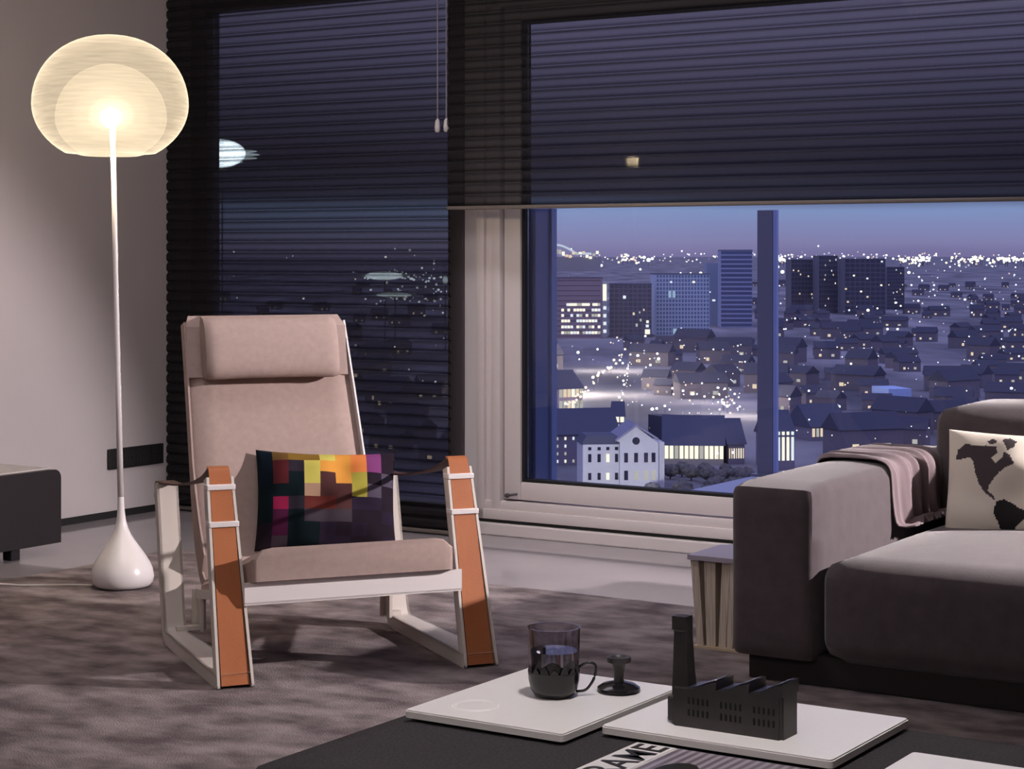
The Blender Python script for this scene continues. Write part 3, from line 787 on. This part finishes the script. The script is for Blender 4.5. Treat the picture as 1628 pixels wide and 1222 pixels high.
# ------------------------------------------------------------------ balcony outside
m_blue = mat('blue_grey_concrete', (.30, .34, .48), .7)
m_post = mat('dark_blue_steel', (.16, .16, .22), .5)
bal = place(struct('trim_4', box(NB(), 1.325, 6.3, .08, 2.47, -.40, -.03, .01), m_blue))
par = place(tag(empty('parapet'), 'low blue-grey side parapet just outside the left edge of the window', 'parapet'))
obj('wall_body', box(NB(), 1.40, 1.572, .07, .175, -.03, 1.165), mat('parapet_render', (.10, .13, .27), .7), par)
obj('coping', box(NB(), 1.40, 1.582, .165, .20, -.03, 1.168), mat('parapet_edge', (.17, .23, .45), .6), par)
pst = place(tag(empty('balcony_post'), 'slim square blue-grey post standing on the balcony edge in front of the city', 'post'), 1.36, 2.36, -.03)
obj('shaft', box(NB(), -.006, .074, 0, .05, 0, 1.238, .003), m_post, pst)
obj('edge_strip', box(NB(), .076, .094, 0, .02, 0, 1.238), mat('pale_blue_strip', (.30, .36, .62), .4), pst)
obj('foot_plate', box(NB(), -.03, .10, -.02, .07, 0, .012), m_post, pst)

# ------------------------------------------------------------------ city
GZ = -43.0
def GP(px, py):
    d = F*(1-GZ)/(py-405.0); return Vector(((px-814)/F*d, d, GZ)), d
def cmat(name, c, rough=.9): return mat(name, c, rough, 0, .2)
def lit(c, s): return emit('lit_window', c, s)
LW = [lit((1, .90, .72), 1.25), lit((.9, .95, 1), 1.0), lit((1, .78, .55), .9), lit((.55, .75, 1), .6), lit((1, .95, .85), .5)]
gm = noisy(mat('dark_city_ground', rough=1, spec=.05), (.09, .09, .12), (.30, .29, .35), .022, (1, .25, 1), 6, .35, .7)
b = NB(); vs = [b.verts.new(p) for p in ((-9000, 60, 0), (9000, 60, 0), (32000, 60000, 0), (-32000, 60000, 0))]; b.faces.new(vs)
gr = obj('city_ground', b, gm); gr.location = (0, 0, GZ); gr['kind'] = 'structure'
def facade(name, base, win, nx, nz, lit_frac=0, gap=.25):
    m = mat(name, base, .8); t = m.node_tree; N = t.nodes.new; P = t.nodes['Principled BSDF']
    tc = N('ShaderNodeTexCoord'); mp = N('ShaderNodeMapping'); mp.inputs['Rotation'].default_value = (R(90), 0, 0)
    br = N('ShaderNodeTexBrick'); br.offset = 0; br.inputs['Scale'].default_value = 1
    br.inputs['Color1'].default_value = (*win, 1); br.inputs['Color2'].default_value = (*[c*.8 for c in win], 1); br.inputs['Mortar'].default_value = (*base, 1)
    br.inputs['Brick Width'].default_value = 1/nx; br.inputs['Row Height'].default_value = 1/nz; br.inputs['Mortar Size'].default_value = gap/nz*.5
    t.links.new(tc.outputs['Generated'], mp.inputs[0]); t.links.new(mp.outputs[0], br.inputs['Vector']); t.links.new(br.outputs['Color'], P.inputs['Base Color'])
    return m
def building(name, px0, px1, ytop, ybase, depth, m, label, yaw=0, roof=None, group=None, cat='building', dist=None):
    g, d = GP((px0+px1)/2, ybase)
    if dist: 
        d = dist; g = Vector((((px0+px1)/2-814)/F*d, d, GZ))
    w = (px1-px0)/F*d; h = 1-(ytop-405)/F*d-GZ
    r = tag(empty(name, g, R(yaw)), label, cat, group)
    obj('wall', box(NB(), -w/2, w/2, 0, depth, 0, h), m, r)
    if roof: 
        b = NB(); box(b, -w/2-.2, w/2+.2, -.2, depth+.2, h, h+.4); obj('roof', b, roof, r)
    return r, w, h, d
def wins(root, w, h, d, cells, mi=0, name='window'):
    """cells: (px fraction 0..1, z fraction, width frac, height frac)"""
    for (a, c, ww, hh, k) in cells:
        b = NB(); box(b, -w/2+a*w, -w/2+(a+ww)*w, -.15, .02, c*h, (c+hh)*h)
        obj(name, b, LW[k], root)
dk = cmat('dark_roofing', (.08, .085, .14))
# office block with lit floors
r, w, h, d = building('office_building', 868, 958, 442, 538, 25, facade('banded_brick_facade', (.26, .20, .26), (.07, .05, .08), 1, 12, 0, .9), 'banded office block with bright lit floors at the left of the view', 4, dk)
cells = []
rr = random.Random(5)
for i, zf in enumerate((.70, .61, .52, .43, .33, .235)):
    n = 13
    for k in range(n):
        a = .27+.70*k/n if i > 0 else .36+.6*k/n
        p = [.9, .75, .55, .9, .8, .9][i]
        if rr.random() < p: cells.append((a, zf-.16, .70/n*.86, .045, rr.choice([0, 0, 1, 4])))
wins(r, w, h, d, cells)
r, w, h, d = building('stair_tower', 957.5, 965.5, 448, 536, 20, cmat('pale_tower', (.45, .5, .55)), 'narrow glowing stair tower on the end of the banded office block', 0)
wins(r, w, h, d, [(.1, .66, .75, .30, 0)]+[(.2, .08+.14*k, .6, .06, 1) for k in range(4)])
# dark tower
r, w, h, d = building('tower_block', 969, 1036, 452, 536, 25, facade('dark_tower_facade', (.17, .16, .21), (.10, .10, .15), 9, 12), 'dark tower block between the banded offices and the glass tower', -3, dk)
wins(r, w, h, d, [(.32, .73, .07, .06, 1), (.55, .42, .05, .05, 2), (.84, .06, .12, .09, 0), (.86, .19, .07, .05, 1), (.87, .27, .06, .05, 0), (.72, .30, .04, .05, 4), (.62, .20, .05, .06, 4), (.70, .45, .03, .04, 4), (.80, .5, .03, .04, 2)])
# glass tower
r, w, h, d = building('glass_tower', 1043, 1128, 436, 533, 25, facade('blue_grid_facade', (.42, .50, .66), (.13, .20, .36), 17, 15, 0, .35), 'pale blue glass tower with a fine window grid in the city', 3, dk)
wins(r, w, h, d, [(.23, .62, .05, .11, 3), (.31, .62, .05, .11, 3), (.26, .86, .04, .03, 1), (.68, .86, .05, .03, 0), (.32, .02, .07, .09, 3), (.42, .03, .05, .05, 1)])
r, w, h, d = building('slab_block', 1146, 1196, 398, 520, 25, facade('striped_slab_facade', (.30, .34, .52), (.10, .12, .24), 1, 17, 0, .35), 'tall striped slab block just left of the balcony post', -2, dk)
r, w, h, d = building('annex_building', 1124, 1148, 418, 516, 20, cmat('blue_grey_render', (.27, .33, .46)), 'plain blue-grey annex joined between glass tower and striped slab', 0)
wins(r, w, h, d, [(.35, .38, .2, .03, 1), (.05, .52, .2, .02, 1)])
# right-hand slabs
for (a, c, t, bs, lab) in ((1258, 1300, 412, 496, 'dark flat block farthest left of the right-hand pane'), (1302, 1332, 406, 498, 'narrow dark block with an aerial behind the right pane'),
                           (1343, 1408, 411, 500, 'broad dark apartment slab in the right pane'), (1410, 1438, 424, 492, 'small dark block right of the broad apartment slab')):
    r, w, h, d = building('apartment_block', a, c, t, bs, 25, facade('night_facade', (.11, .11, .16), (.06, .06, .10), 8, 12), lab, 2, None)
    cells = [(rr.random()*.9, .1+rr.random()*.85, .05, .03, rr.choice([0, 1, 2, 4])) for _ in range(9)]
    wins(r, w, h, d, cells)
# stadium arch with floodlights
g, d = GP(905, 430)
d = 5200; st_ = tag(empty('stadium', ((905-814)/F*d, d, GZ)), 'distant lit stadium with a white arch at the left of the horizon', 'stadium')
sc_ = d/F
b = NB(); tube(b, [Vector(((-36+t*75)*sc_*.9, 0, (8+14*sin(pi*min(1, t*1.0+.35))*1.0+20)*sc_)) for t in [k/16 for k in range(17)]], 1.6*sc_, 8)
obj('arch', b, lit((.75, .85, 1), .75), st_)
b = NB(); box(b, -30*sc_, 50*sc_, 0, 40, 0, 8*sc_+25); obj('stand', b, cmat('stadium_stand', (.3, .3, .35)), st_)
for k in range(14):
    b = NB(); x = (-28+k*5.4)*sc_; z = (22+6*rr.random()+4*sin(k))*sc_; box(b, x, x+4.6*sc_, -6, -2, z, z+(3+4*rr.random())*sc_)
    obj('floodlight', b, LW[rr.choice([0, 0, 2, 4])], st_)

# villa
g, d = GP(992, 776)
s = d/F
vil = tag(empty('villa', g, R(6)), 'white floodlit villa with a pointed central gable below the city', 'villa')
vm = mat('white_villa_render', (.52, .52, .58), .85)
b = NB(); box(b, -66*s, -4*s, 0, 8, 0, 70*s); obj('wall', b, vm, vil)
b = NB(); prism(b, [(-8*s, 0), (54*s, 0), (54*s, 72*s), (49*s, 76*s), (18*s, 99*s), (-13*s, 76*s), (-8*s, 74*s)], -1.0, 9, 'xz'); obj('gable_wall', b, vm, vil)
b = NB(); prism(b, [(54*s, 80*s), (18*s, 103*s), (-16*s, 78*s), (-16*s, 75*s), (18*s, 99*s), (54*s, 76*s)], -1.5, 9.2, 'xz'); obj('gable_roof', b, cmat('grey_roof_edge', (.22, .22, .33)), vil)
b = NB(); prism(b, [(-68*s, 70*s), (-4*s, 70*s), (-12*s, 84*s), (-60*s, 84*s)], 0, 8, 'xz'); obj('roof', b, dk, vil)
b = NB(); box(b, 54*s, 66*s, .5, 8, 0, 72*s); obj('side_wing', b, vm, vil)
dw = cmat('dark_window', (.02, .02, .05))
for rowz, hh in ((14, 11), (42, 13), (61, 5)):
    for k, cx_ in enumerate((-55, -40, -26, -12)):
        lw_ = (rowz == 14 and k in (2,)) or (rowz == 42 and k == 2)
        b = NB(); box(b, (cx_-2.5)*s, (cx_+2.5)*s, -.12, .1, rowz*s, (rowz+hh)*s); obj('window', b, LW[0] if lw_ else dw, vil)
for rowz in (14, 42):
    for cx_ in (2, 18, 34, 46):
        b = NB(); box(b, (cx_-3)*s, (cx_+3)*s, -1.12, -.9, rowz*s, (rowz+15)*s); obj('window', b, dw if rowz == 42 or cx_ == 2 else LW[4], vil)
b = NB(); tube(b, [Vector((18*s, -1.15, 76*s)), Vector((18*s, -.9, 76*s))], 6*s, 20); obj('round_window', b, dw, vil)
# floodlight of the villa
fl = GP(985, 800)[0]
spot('villa_floodlight', fl+Vector((2, -16, 5)), g+Vector((-1, 0, 4)), 32000, (1, .94, .86), 52, .7, .6)

# terrace row behind with small lit windows
def row_house(name, px0, px1, y0, y1, depth, label, nx, nz_, frac, yaw=0, m=None, wk=(0, 1), wsize=(.5, .4)):
    r, w, h, d = building(name, px0, px1, y0, y1, depth, m or cmat('dusk_wall', (.20, .18, .25)), label, yaw)
    b = NB(); prism(b, [(-.6, h), (depth+.6, h), (depth*.5, h+depth*.42)], -w/2-.4, w/2+.4, 'yz'); obj('roof', b, dk, r)
    cells = []
    for i in range(nx):
        for j in range(nz_):
            if rr.random() < frac: cells.append(((i+.25)/nx, (j+.3)/nz_, wsize[0]/nx, wsize[1]/nz_, rr.choice(wk)))
    wins(r, w, h, d, cells); return r
row_house('terrace_house', 880, 985, 690, 738, 12, 'long dark terrace with four rows of small lit windows behind the villa', 8, 4, .85, 12, None, (1, 0, 4), (.22, .38))
row_house('lit_hall', 1055, 1150, 708, 738, 14, 'low brightly lit hall beside the white villa', 12, 1, 1, -5, cmat('hall_wall', (.4, .36, .32)), (0, 0, 4), (.72, .7))
row_house('arcade_building', 1226, 1264, 694, 748, 12, 'lit arcade-fronted house just right of the balcony post', 5, 1, 1, 8, None, (0, 4, 1), (.55, .85))
row_house('terrace_house', 1286, 1352, 678, 700, 12, 'low terrace with a glowing ground floor above the sofa arm', 9, 1, .9, 20, None, (0, 2, 4), (.6, .6))
row_house('terrace_house', 1158, 1184, 706, 738, 12, 'low warm-lit terrace right of the bright hall', 7, 1, .9, 6, None, (2, 0), (.4, .5))
r, w, h, d = building('blue_container', 1412, 1450, 618, 642, 14, cmat('blue_cladding', (.32, .42, .75)), 'pale blue box-shaped building in the right pane', 10)
row_house('street_front', 884, 930, 618, 655, 12, 'pinkish lit street front at the left of the view', 6, 2, .95, 30, cmat('lit_pink_wall', (.5, .4, .45)), (4, 2, 0), (.75, .7))  # wide emissive windows stand in for light falling on this facade
row_house('bright_gatehouse', 976, 992, 662, 700, 8, 'tiny brightly lit gatehouse behind the villa roof', 2, 3, 1, 0, None, (1, 0), (.75, .7))
building('chapel', 1095, 1128, 668, 706, 20, cmat('chapel_wall', (.06, .06, .10)), 'dark steep-roofed chapel behind the bright hall', 25)
# scattered dark houses
hb_list = []
avoid = [(860, 1200, 395, 545), (860, 1215, 640, 800), (880, 1010, 545, 660), (1215, 1360, 660, 760), (1395, 1460, 600, 660)]
def house_mesh():
    b = NB(); box(b, -6, 6, 0, 9, 0, 6); me = obj('wall', b, cmat('dusk_brick', (.16, .145, .19)), None)
    return me
hroot = tag(empty('house'), 'small dark gabled house among the streets below the window', 'house', 'small houses in the dark city')
hw_ = house_mesh(); hw_.parent = hroot
b = NB(); prism(b, [(-.5, 6), (9.5, 6), (4.5, 9.6)], -6.3, 6.3, 'yz'); hr_ = obj('roof', b, cmat('dusk_slate', (.065, .068, .11)), hroot)
b = NB(); box(b, -3.6, -2.4, -.12, 0, 1.4, 2.8); hw1 = obj('window', b, LW[2], hroot)
b = NB(); box(b, 2.2, 3.6, -.12, 0, 1.4, 2.8); hw2 = obj('window', b, LW[4], hroot)
parts = [hw_, hr_, hw1, hw2]
first = True; nh = 0
taken = []; tries = 0
def free(g, rad):
    for q, qr in taken:
        if (q-g).length < rad+qr: return False
    taken.append((g, rad)); return True
for q in [o for o in bpy.data.objects if o.type == 'EMPTY' and o.location.z < GZ+1 and o.location.y < 4000 and o != hroot]: taken.append((q.location.copy(), 14 if q.location.y < 600 else 26))
while nh < 200 and tries < 20000:
    tries += 1; px = rr.uniform(870, 1640) if rr.random() < .9 else rr.uniform(340, 720); py = 450+ (rr.random()**1.2)*290
    if any(a < px < c and t < py < e for a, c, t, e in avoid): continue
    g, d = GP(px, py); sc_ = rr.uniform(.48, .88)
    if not free(g, 12.5*sc_): continue
    if first: o = hroot; first = False
    else:
        o = hroot.copy(); COL.objects.link(o)
        for p_ in parts:
            c = p_.copy(); COL.objects.link(c); c.parent = o
    o.location = g; o.rotation_euler = (0, 0, rr.uniform(-.9, .9)); o.scale = (sc_*rr.uniform(.9, 1.7), sc_, sc_*rr.uniform(.8, 1.3)); nh += 1
# trees
troot = tag(empty('tree'), 'dark round-crowned tree in the park below the window', 'tree', 'trees in the dark city')
b = NB(); bmesh.ops.create_icosphere(b, subdivisions=3, radius=5)
for v in b.verts: v.co = v.co*(1+.28*noise.noise(v.co*.45)+.12*noise.noise(v.co*1.3))+Vector((0, 0, 7))
tcr = obj('crown', b, noisy(cmat('dusk_foliage', (.035, .035, .05)), (.05, .052, .06), (.14, .13, .14), .8), troot, True)
b = NB(); tube(b, [Vector((0, 0, 0)), Vector((0, 0, 4))], [.5, .35], 6); ttr = obj('trunk', b, cmat('bark', (.03, .025, .03)), troot)
k = -1; tries = 0
while k < 90 and tries < 20000:
    tries += 1; k += 1
    if k < 26: px, py = rr.uniform(1030, 1190), rr.uniform(757, 800)
    elif k < 32: px, py = rr.uniform(940, 1000), rr.uniform(655, 668)
    elif k < 60: px, py = rr.uniform(1040, 1190), rr.uniform(560, 640)
    else: px, py = rr.uniform(1230, 1640), rr.uniform(520, 740)
    g, d = GP(px, py)
    if not free(g, 2.2): k -= 1; continue
    if k == 0: o = troot
    else:
        o = troot.copy(); COL.objects.link(o)
        for p_ in (tcr, ttr): c = p_.copy(); COL.objects.link(c); c.parent = o
    sc_ = rr.uniform(.24, .36) if k < 26 else rr.uniform(.35, .65)
    o.location = g; o.rotation_euler = (0, 0, rr.uniform(0, 6)); o.scale = (sc_*1.15, sc_, sc_*.8)

for nm, (ax, ay), en in (('avenue_lighting', (930, 628), 90000), ('avenue_lighting', (968, 590), 50000), ('square_lighting', (1162, 662), 24000), ('square_lighting', (1110, 640), 9000)):
    d_ = bpy.data.lights.new(nm, 'POINT'); d_.energy = en; d_.color = (1, .84, .60); d_.shadow_soft_size = 2.0
    o = bpy.data.objects.new(nm, d_); COL.objects.link(o); o.location = GP(ax, ay)[0]+Vector((0, 0, 13))
# floodlights behind the long blind, their blurred glow shaped as emissive ellipsoids
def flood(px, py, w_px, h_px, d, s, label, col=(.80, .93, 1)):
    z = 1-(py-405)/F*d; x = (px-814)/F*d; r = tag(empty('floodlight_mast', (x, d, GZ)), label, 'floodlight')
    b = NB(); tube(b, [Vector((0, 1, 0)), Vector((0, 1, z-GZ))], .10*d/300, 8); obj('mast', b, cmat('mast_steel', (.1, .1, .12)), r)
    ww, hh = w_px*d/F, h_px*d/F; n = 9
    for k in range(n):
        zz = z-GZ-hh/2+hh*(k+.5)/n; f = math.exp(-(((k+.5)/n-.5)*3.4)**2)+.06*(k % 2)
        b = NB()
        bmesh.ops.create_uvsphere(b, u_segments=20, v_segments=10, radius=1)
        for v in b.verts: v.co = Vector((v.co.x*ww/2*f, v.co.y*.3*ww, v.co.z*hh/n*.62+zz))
        obj('glow_shape', b, emit('blur_glow', col, s*.13*f), r, True)  # stacked emissive bars shape the sideways smear of the glow
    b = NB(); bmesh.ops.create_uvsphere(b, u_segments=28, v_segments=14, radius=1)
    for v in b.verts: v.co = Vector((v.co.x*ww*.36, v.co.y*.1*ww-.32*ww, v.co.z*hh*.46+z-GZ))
    cm = emit('blur_core_glow', col, s); t = cm.node_tree; N = t.nodes.new
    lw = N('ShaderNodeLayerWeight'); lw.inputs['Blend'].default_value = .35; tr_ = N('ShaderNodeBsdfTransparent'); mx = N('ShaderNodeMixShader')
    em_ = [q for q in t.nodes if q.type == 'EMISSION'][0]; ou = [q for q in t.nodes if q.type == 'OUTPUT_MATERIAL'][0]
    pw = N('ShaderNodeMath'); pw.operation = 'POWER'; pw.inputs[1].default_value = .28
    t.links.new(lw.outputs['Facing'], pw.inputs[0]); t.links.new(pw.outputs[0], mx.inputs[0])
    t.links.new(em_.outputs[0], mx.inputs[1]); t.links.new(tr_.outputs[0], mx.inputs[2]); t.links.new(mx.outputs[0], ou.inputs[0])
    obj('glow_shape', b, cm, r, True)  # soft-edged emissive ball standing in for haze around the light
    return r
flood(352, 246, 124, 50, 320, 14, 'very bright bluish floodlight with a shaped haze of glow high behind the long blind')
flood(612, 438, 84, 15, 900, 3.5, 'wide pale streak of shaped floodlight glow low behind the long blind')
flood(628, 468, 80, 9, 800, 2.0, 'dim wide streak of shaped floodlight glow directly below the pale one behind the blind')
flood(708, 445, 12, 16, 900, 1.2, 'small floodlight with a shaped haze of glow at the right edge of the long blind')

# city lamps
def lamp_mesh(name, c, s, tall):
    b = NB(); bmesh.ops.create_icosphere(b, subdivisions=2, radius=1)
    for v in b.verts: v.co.z *= .9
    for f in b.faces: f.material_index = 0; f.smooth = True
    box(b, -.1, .1, -.1, .1, -tall, -.8, mi=1)
    me = bpy.data.meshes.new(name); b.to_mesh(me); b.free()
    me.materials.append(emit('street_lamp_glow', c, s)); me.materials.append(cmat('lamp_mast', (.06, .06, .08))); return me
LM = [lamp_mesh('street_lamp', (1, .95, .90), 2.4, 5), lamp_mesh('street_lamp', (1, .80, .55), 2.0, 5), lamp_mesh('street_lamp', (.85, .92, 1), 2.0, 5), lamp_mesh('street_lamp', (1, .72, .62), 1.1, 5), lamp_mesh('street_lamp', (.85, .85, 1), .8, 5)]
cands = []
def add(px, py, rpx, k=None):
    if k is None: k = rr.choices([0, 1, 2, 3, 4], [4, 2.5, 3, 1.2, 2])[0]
    cands.append((px, py, rpx, k))
# fixed bright ones read off the picture
for (x, y, r_) in [(908, 396, 2.6), (908, 408, 2.4), (932, 407, 2.4), (943, 405, 2), (993, 404, 1.8), (1024, 409, 4.2), (1031, 413, 5.5), (1037, 411, 4), (1018, 428, 3), (1066, 408, 2.2), (1084, 399, 2.4), (1092, 416, 1.8), (1101, 415, 2),
                   (1082, 434, 2.6), (1098, 434, 2.4), (1114, 434, 4), (1141, 434, 3), (1153, 440, 2.4), (1226, 402, 3), (1236, 424, 5), (1244, 432, 5), (1232, 436, 4.5), (1255, 411, 2.6), (1274, 408, 3), (1301, 391, 2.4), (1341, 407, 3), (1380, 409, 3.6), (1420, 411, 3), (1429, 407, 2.6),
                   (1445, 433, 4), (1434, 445, 2.8), (1435, 455, 2.8), (1461, 440, 2.6), (1466, 446, 2.4), (1449, 453, 2.6), (1485, 453, 2.6), (1484, 460, 2.4), (1349, 422, 2.8), (1349, 430, 2.6), (1307, 434, 2.4), (1366, 460, 2.6),
                   (1302, 479, 2.6), (1312, 480, 2.2), (1326, 479, 2.4), (1302, 493, 2.4), (1350, 493, 2.6), (1411, 523, 3.2), (1427, 523, 3.2), (1364, 488, 4), (1380, 493, 4), (1395, 490, 2.6), (1404, 484, 2.6), (1424, 481, 3), (1432, 486, 2.6), (1460, 478, 3), (1498, 484, 2.4), (1534, 476, 3.0),
                   (1264, 506, 2.6), (1353, 578, 3), (1396, 566, 2.2), (1452, 554, 2), (1474, 592, 2.6), (1334, 646, 4), (1399, 638, 3.4), (1286, 621, 3), (1286, 649, 2.6), (1295, 647, 2.4), (1255, 634, 3), (1608, 617, 4), (1593, 526, 2.6), (1604, 526, 2.6), (1614, 524, 2.6), (1595, 551, 2.8), (1620, 566, 2.6),
                   (1014, 565, 4), (1034, 580, 3.4), (1047, 570, 4), (1045, 562, 3.2), (990, 577, 3), (991, 605, 3), (1032, 502, 3), (1033, 510, 4.5), (1026, 534, 3), (1095, 524, 2.4), (1083, 522, 2.4), (1069, 617, 3), (1086, 621, 3.4), (1101, 626, 4.2), (1120, 630, 3), (1124, 599, 3), (1116, 609, 2.6), (1141, 616, 3), (1156, 645, 4), (1168, 626, 3), (1176, 646, 3), (1150, 640, 4),
                   (919, 560, 4), (921, 571, 2.4), (950, 555, 3), (1037, 650, 4.4), (1044, 649, 3.6), (1057, 645, 3.4), (1086, 680, 4), (1140, 720, 4), (1165, 719, 3.6)]:
    add(x, y, r_*.62, 0 if rr.random() < .6 else 2)
for _ in range(120): add(rr.gauss(1150, 190) % 780+860, 400+abs(rr.gauss(0, 1))*9+5*rr.random(), rr.uniform(.6, 1.7))
for cx_, w_ in ((905, 40), (1000, 30), (1460, 25), (1535, 30), (1600, 40), (1235, 10)):
    for _ in range(30): add(rr.gauss(cx_, w_*.5), rr.gauss(412, 4.5), rr.uniform(.9, 2.1), rr.choice([0, 0, 1, 3]))
for _ in range(130): add(rr.uniform(1225, 1640), 412+rr.random()**1.3*90, rr.uniform(.6, 1.5))
for _ in range(60): add(rr.uniform(1225, 1640), rr.uniform(480, 700), rr.uniform(.7, 1.6))
for _ in range(90): add(rr.uniform(970, 1190), rr.uniform(535, 660), rr.uniform(.7, 1.7))
for _ in range(150): add(rr.uniform(872, 1640), rr.uniform(425, 700), rr.uniform(.35, .9))
for k in range(34):   # the lit avenue
    t = rr.random(); add(905+85*t+rr.gauss(0, 3+3*(1-t)), 645-85*t+rr.gauss(0, 3), rr.uniform(1.1, 2.5), rr.choice([0, 1, 1]))
    if k % 2: add(985+22*t+rr.gauss(0, 2), 640-85*t, rr.uniform(.8, 2.0), rr.choice([0, 1]))
for _ in range(30): add(rr.gauss(1160, 14), rr.gauss(640, 9), rr.uniform(1, 2.0), rr.choice([0, 1, 3]))
for _ in range(28): add(rr.uniform(370, 720), rr.choice([405, 408, 412, 440, 470, 500, 550, 590, 610, 670])+rr.gauss(0, 3), rr.uniform(.8, 2.0))
for _ in range(50): add(rr.gauss(620, 24), rr.gauss(438, 4), rr.uniform(1.0, 2.4), 2)
for _ in range(40): add(rr.gauss(630, 24), rr.gauss(470, 6), rr.uniform(.9, 2.0), 2)
for _ in range(50): add(rr.gauss(685, 28), rr.gauss(455, 28), rr.uniform(.9, 2.3), 2)
for cx_, w_ in ((1450, 14), (1468, 8), (1595, 14), (1615, 10), (1555, 8), (1238, 6)):
    for _ in range(12): add(rr.gauss(cx_, w_), rr.gauss(412, 1.6), rr.uniform(1.6, 2.8), rr.choice([0, 0, 1]))
for _ in range(26): add(rr.gauss(920, 22), rr.gauss(421, 4), rr.uniform(1.3, 2.6), rr.choice([0, 0, 3]))
# no lamps in front of the main facades
def hidden(px, py): return (868 < px < 965 and 441 < py < 536) or (967 < px < 1034 and 460 < py < 530) or (1146 < px < 1196 and 440 < py < 520) or (925 < px < 1060 and 690 < py < 775)
cands = [c for c in cands if not hidden(c[0], c[1])]
cands.sort(key=lambda c: -c[2])
def lamp_at(c):
    px, py, rpx, k = c
    if py > 413:
        d = F*(1-GZ-6)/(py-405); z = 1-(py-405)/F*d
    else: d = 7000+(413-py)*150; z = 1-(py-405)/F*d
    return Vector(((px-814)/F*d, d, z)), rpx*d/F
for c in cands[:300]:
    p, r_ = lamp_at(c); o = bpy.data.objects.new('street_lamp', LM[c[3]]); COL.objects.link(o)
    o.location = p; o.scale = (r_, r_, r_)
    tag(o, 'small glowing street lamp in the dark city beyond the window', 'street lamp', 'street lamps of the city')
rest = cands[300:]
if rest:
    b = NB()
    for c in rest:
        p, r_ = lamp_at(c); n0 = len(b.verts)
        res = bmesh.ops.create_icosphere(b, subdivisions=1, radius=r_)
        for v in res['verts']: v.co += p
        for v in res['verts']:
            for f in v.link_faces: f.material_index = c[3]
    o = obj('city_lights', b, None, None, True, [me.materials[0] for me in LM])
    tag(o, 'countless tiny far lights sprinkled across the night city', 'lights', None, 'stuff')
